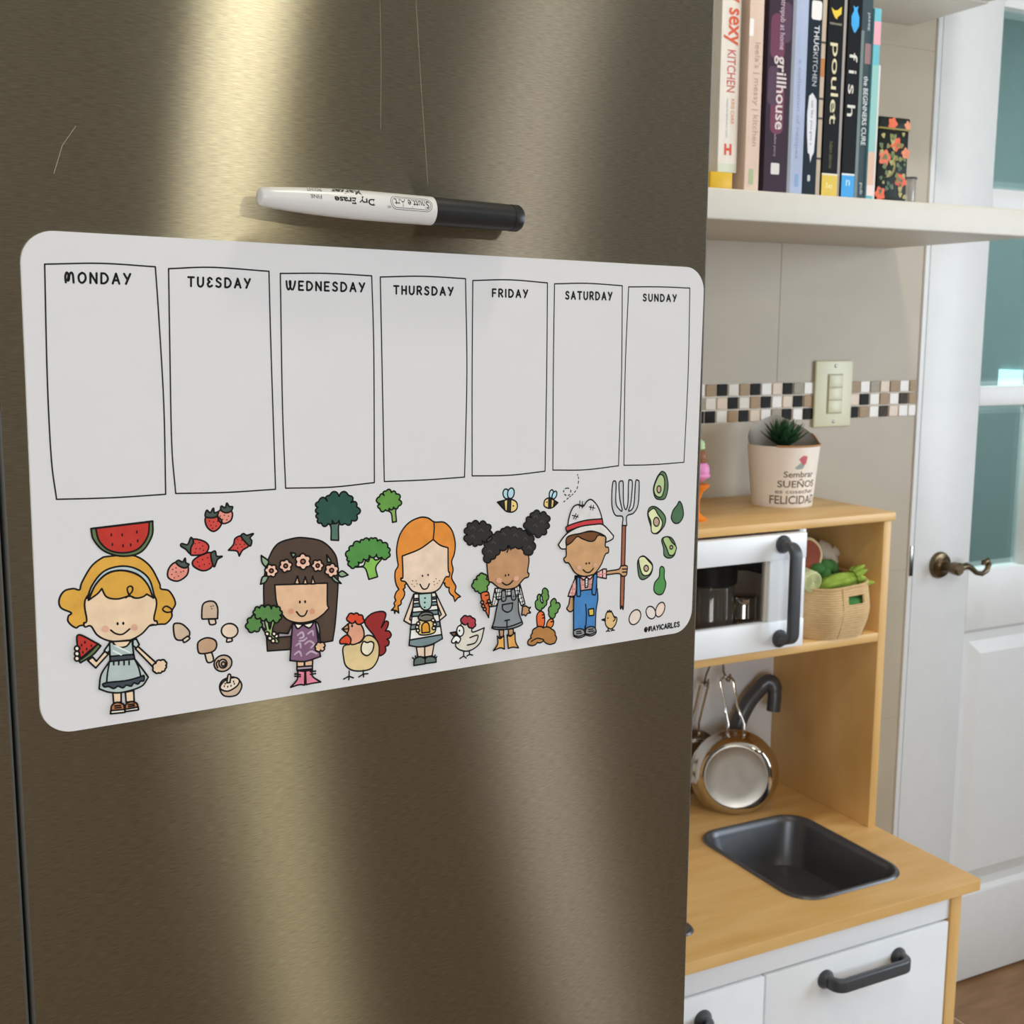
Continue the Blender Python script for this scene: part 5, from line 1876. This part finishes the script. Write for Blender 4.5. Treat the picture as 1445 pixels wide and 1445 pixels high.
spine_text(b, 'hubert delorme', w * .4, w * .62, zs(200, 1176), zs(238, 1176), '#6f6437')
upright_text(b, 'FERRANDI', w * .1, w * .85, zs(36, 1184), zs(33, 1184), '#b9b49a')
xa, xb = bx_(1182), bx_(1186.5)
book('book', xa, xb, YSP + .003, zs(-4, 1195), .20, '#aca5a0', 'thin grey cookbook squeezed between the poulet and fish books')
xa, xb = bx_(1187), bx_(1205)
b = book('book', xa, xb, YSP, zs(-4, 1208), .20, '#0d0f12', 'black cookbook with a blue fish and fish lettering')
w = xb - xa
spine_text(b, 'f i s h', w * .18, w * .80, zs(75, 1205), zs(165, 1205), '#d6d2c6', .004)
bm = bmesh.new()
bm.faces.new([bm.verts.new((w * x, -.00025, zs(y, 1208))) for (x, y) in ((.30, 8), (.50, 11), (.70, 8), (.62, 15), (.80, 24), (.80, 36), (.62, 44), (.50, 47), (.38, 44), (.22, 36), (.20, 24), (.38, 15))])
from_bm('fish_emblem', bm, mat('ink_3aa0dc', '#3aa0dc', .5), b)
patch(b, 0, w, .0003, zs(246, 1196), '#2f9ad9', 'spine_patch', .0006)
patch(b, 0, w, zs(247.5, 1196), zs(245, 1196), '#dfe3e3', 'spine_band', .0003, .0003)
upright_text(b, 'n', w * .35, w * .65, zs(262, 1196), zs(254, 1196), '#bfe3f5')
xa, xb = bx_(1206), bx_(1221)
b = book('book', xa, xb, YSP + .001, zs(-6, 1230), .19, '#3d4c52', 'slate blue cookbook with white cure lettering beside the fish book')
w = xb - xa
patch(b, 0, w * .28, 0, .262, '#6b7a76', 'spine_joint', .0005)
spine_text(b, 'the BEGINNERS CURE', w * .42, w * .85, zs(108, 1226), zs(205, 1218), '#d5d9d6', .01)
patch(b, w * .4, w * .98, zs(91, 1230), zs(62, 1230), '#8f6f70', 'spine_picture', .001)
spine_text(b, 'JAMIE', w * .5, w * .75, zs(18, 1232), zs(44, 1232), '#c3c9c6')
spine_text(b, 'pub', w * .45, w * .80, zs(258, 1214), zs(274, 1214), '#b9c0bd')
xa, xb = bx_(1221.5), bx_(1231)
b = book('book', xa, xb, YSP - .002, zs(13, 1243), .17, '#6fb8c4', 'slim bright cookbook banded in turquoise and pink')
w = xb - xa
for (y0, y1, c) in ((63, 30, '#e2a3ae'), (215, 92, '#8fc0b8'), (275, 215, '#d9b49c'), (277, 262, '#e5cfc6')):
    patch(b, 0, w, max(.0002, zs(y0, 1232)), zs(y1, 1232), c, 'spine_band', .0005, .0002 + y1 * 1e-6)
xa, xb = bx_(1231.6), bx_(1236)
book('book', xa, xb, YSP + .002, zs(92, 1245), .16, '#dcd6d0', 'very thin white booklet at the end of the cookbook row')

# floral tin and glass holder at the end of the row
fx0, fx1 = bx_(1237, 283), bx_(1279, 283)
fz1, fz0 = zs(166, 1270), zs(183, 1270)
tin = empty('floral_tin', (fx0, YSP + .002, ZS1), label='black floral tin with orange flowers at the end of the cookbooks', cat='tin')
fw, fd = fx1 - fx0, .09
M_TIN = mat('tin_black', '#121410', .5, spec=.2, scale=(70, 70, 70), col2='#1a2116')
tb = box('tin_body', (0, 0, 0), (fw, fd, fz0), M_TIN, tin, .002)
lidb = box('lid', (-.001, -.001, fz0), (fw + .001, fd + .001, fz1), M_TIN, tin, .002)
box('lid_band', (-.0015, -.0016, fz0 - .001), (fw + .0015, fd + .0016, fz0 + .002), mat('tin_olive', '#86792f', .5), tin, .0004)


FLY = 0


def flower(x, z, r, c, par=tb, y=-.0003, n=5):
    global FLY
    FLY += .000012
    y -= FLY
    bm = bmesh.new()
    bm.faces.new([bm.verts.new((x + r * (.95 + .17 * math.cos(n * q)) * math.cos(q + x * 90), y, z + r * (.95 + .17 * math.cos(n * q)) * math.sin(q + x * 90))) for q in [2 * PI * i / 25 for i in range(25)]])
    from_bm('painted_flower', bm, mat('ink_' + c.lstrip('#'), c, .5, var=.15, scale=(150, 150, 150)), par)


flower(fw * .42, fz0 + (fz1 - fz0) * .45, fw * .15, '#d9602f', lidb, -.0013)
flower(fw * .93, fz0 + (fz1 - fz0) * .40, fw * .11, '#d98a63', lidb, -.0013)
for (x, z, r, c) in ((.58, .80, .17, '#dd5a2c'), (.92, .68, .14, '#db8058'), (.22, .60, .19, '#dd6a42'), (.80, .30, .19, '#dd5429'), (.12, .10, .17, '#dd5a2c')):
    flower(fw * x, fz0 * z, fw * r, c)
for i in range(60):
    flower(fw * random.uniform(.06, .94), fz0 * random.uniform(.05, .95), fw * random.uniform(.03, .075), random.choice(('#5d6b3a', '#7b7a35', '#3f5a3c', '#a59a5a')), tb, -.0002, 3)
bm = bmesh.new()
pp = [(fw * (.30 + .30 * math.cos(q)), fz0 * (.50 + .17 * math.sin(q))) for q in [math.radians(x) for x in range(-100, 110, 15)]]
vv = [(bm.verts.new((x, -.00015, z)), bm.verts.new((x - fw * .07, -.00015, z))) for (x, z) in pp]
for a_, b_ in zip(vv, vv[1:]):
    bm.faces.new((a_[0], a_[1], b_[1], b_[0]))
from_bm('painted_scroll', bm, mat('tin_olive', '#86792f', .5), tb)
gx0, gx1 = bx_(1285, 283), bx_(1306, 283)
gl = empty('glass_holder', ((gx0 + gx1) / 2, YSP + .03, ZS1), label='small grey glass holder with a dark rim beside the floral tin', cat='holder')
gr = (gx1 - gx0) / 2
gh = zs(248, 1290)
bm = bmesh.new()
lathe(bm, [(gr * .96, 0), (gr, .002), (gr, gh - .003), (gr * .96, gh - .002), (gr * .94, .004), (.0001, .0035)], 28)
bmesh.ops.recalc_face_normals(bm, faces=bm.faces)
from_bm('glass_body', bm, mat('pale_glass', '#c9c3b8', .15, var=.03, trans=.6), gl, True)
bm = bmesh.new()
tube(bm, [(gr * 1.02 * math.cos(2 * PI * k / 28), gr * 1.02 * math.sin(2 * PI * k / 28), gh - .001) for k in range(29)], .0016, 6)
from_bm('dark_rim', bm, M_DARK, gl, True)
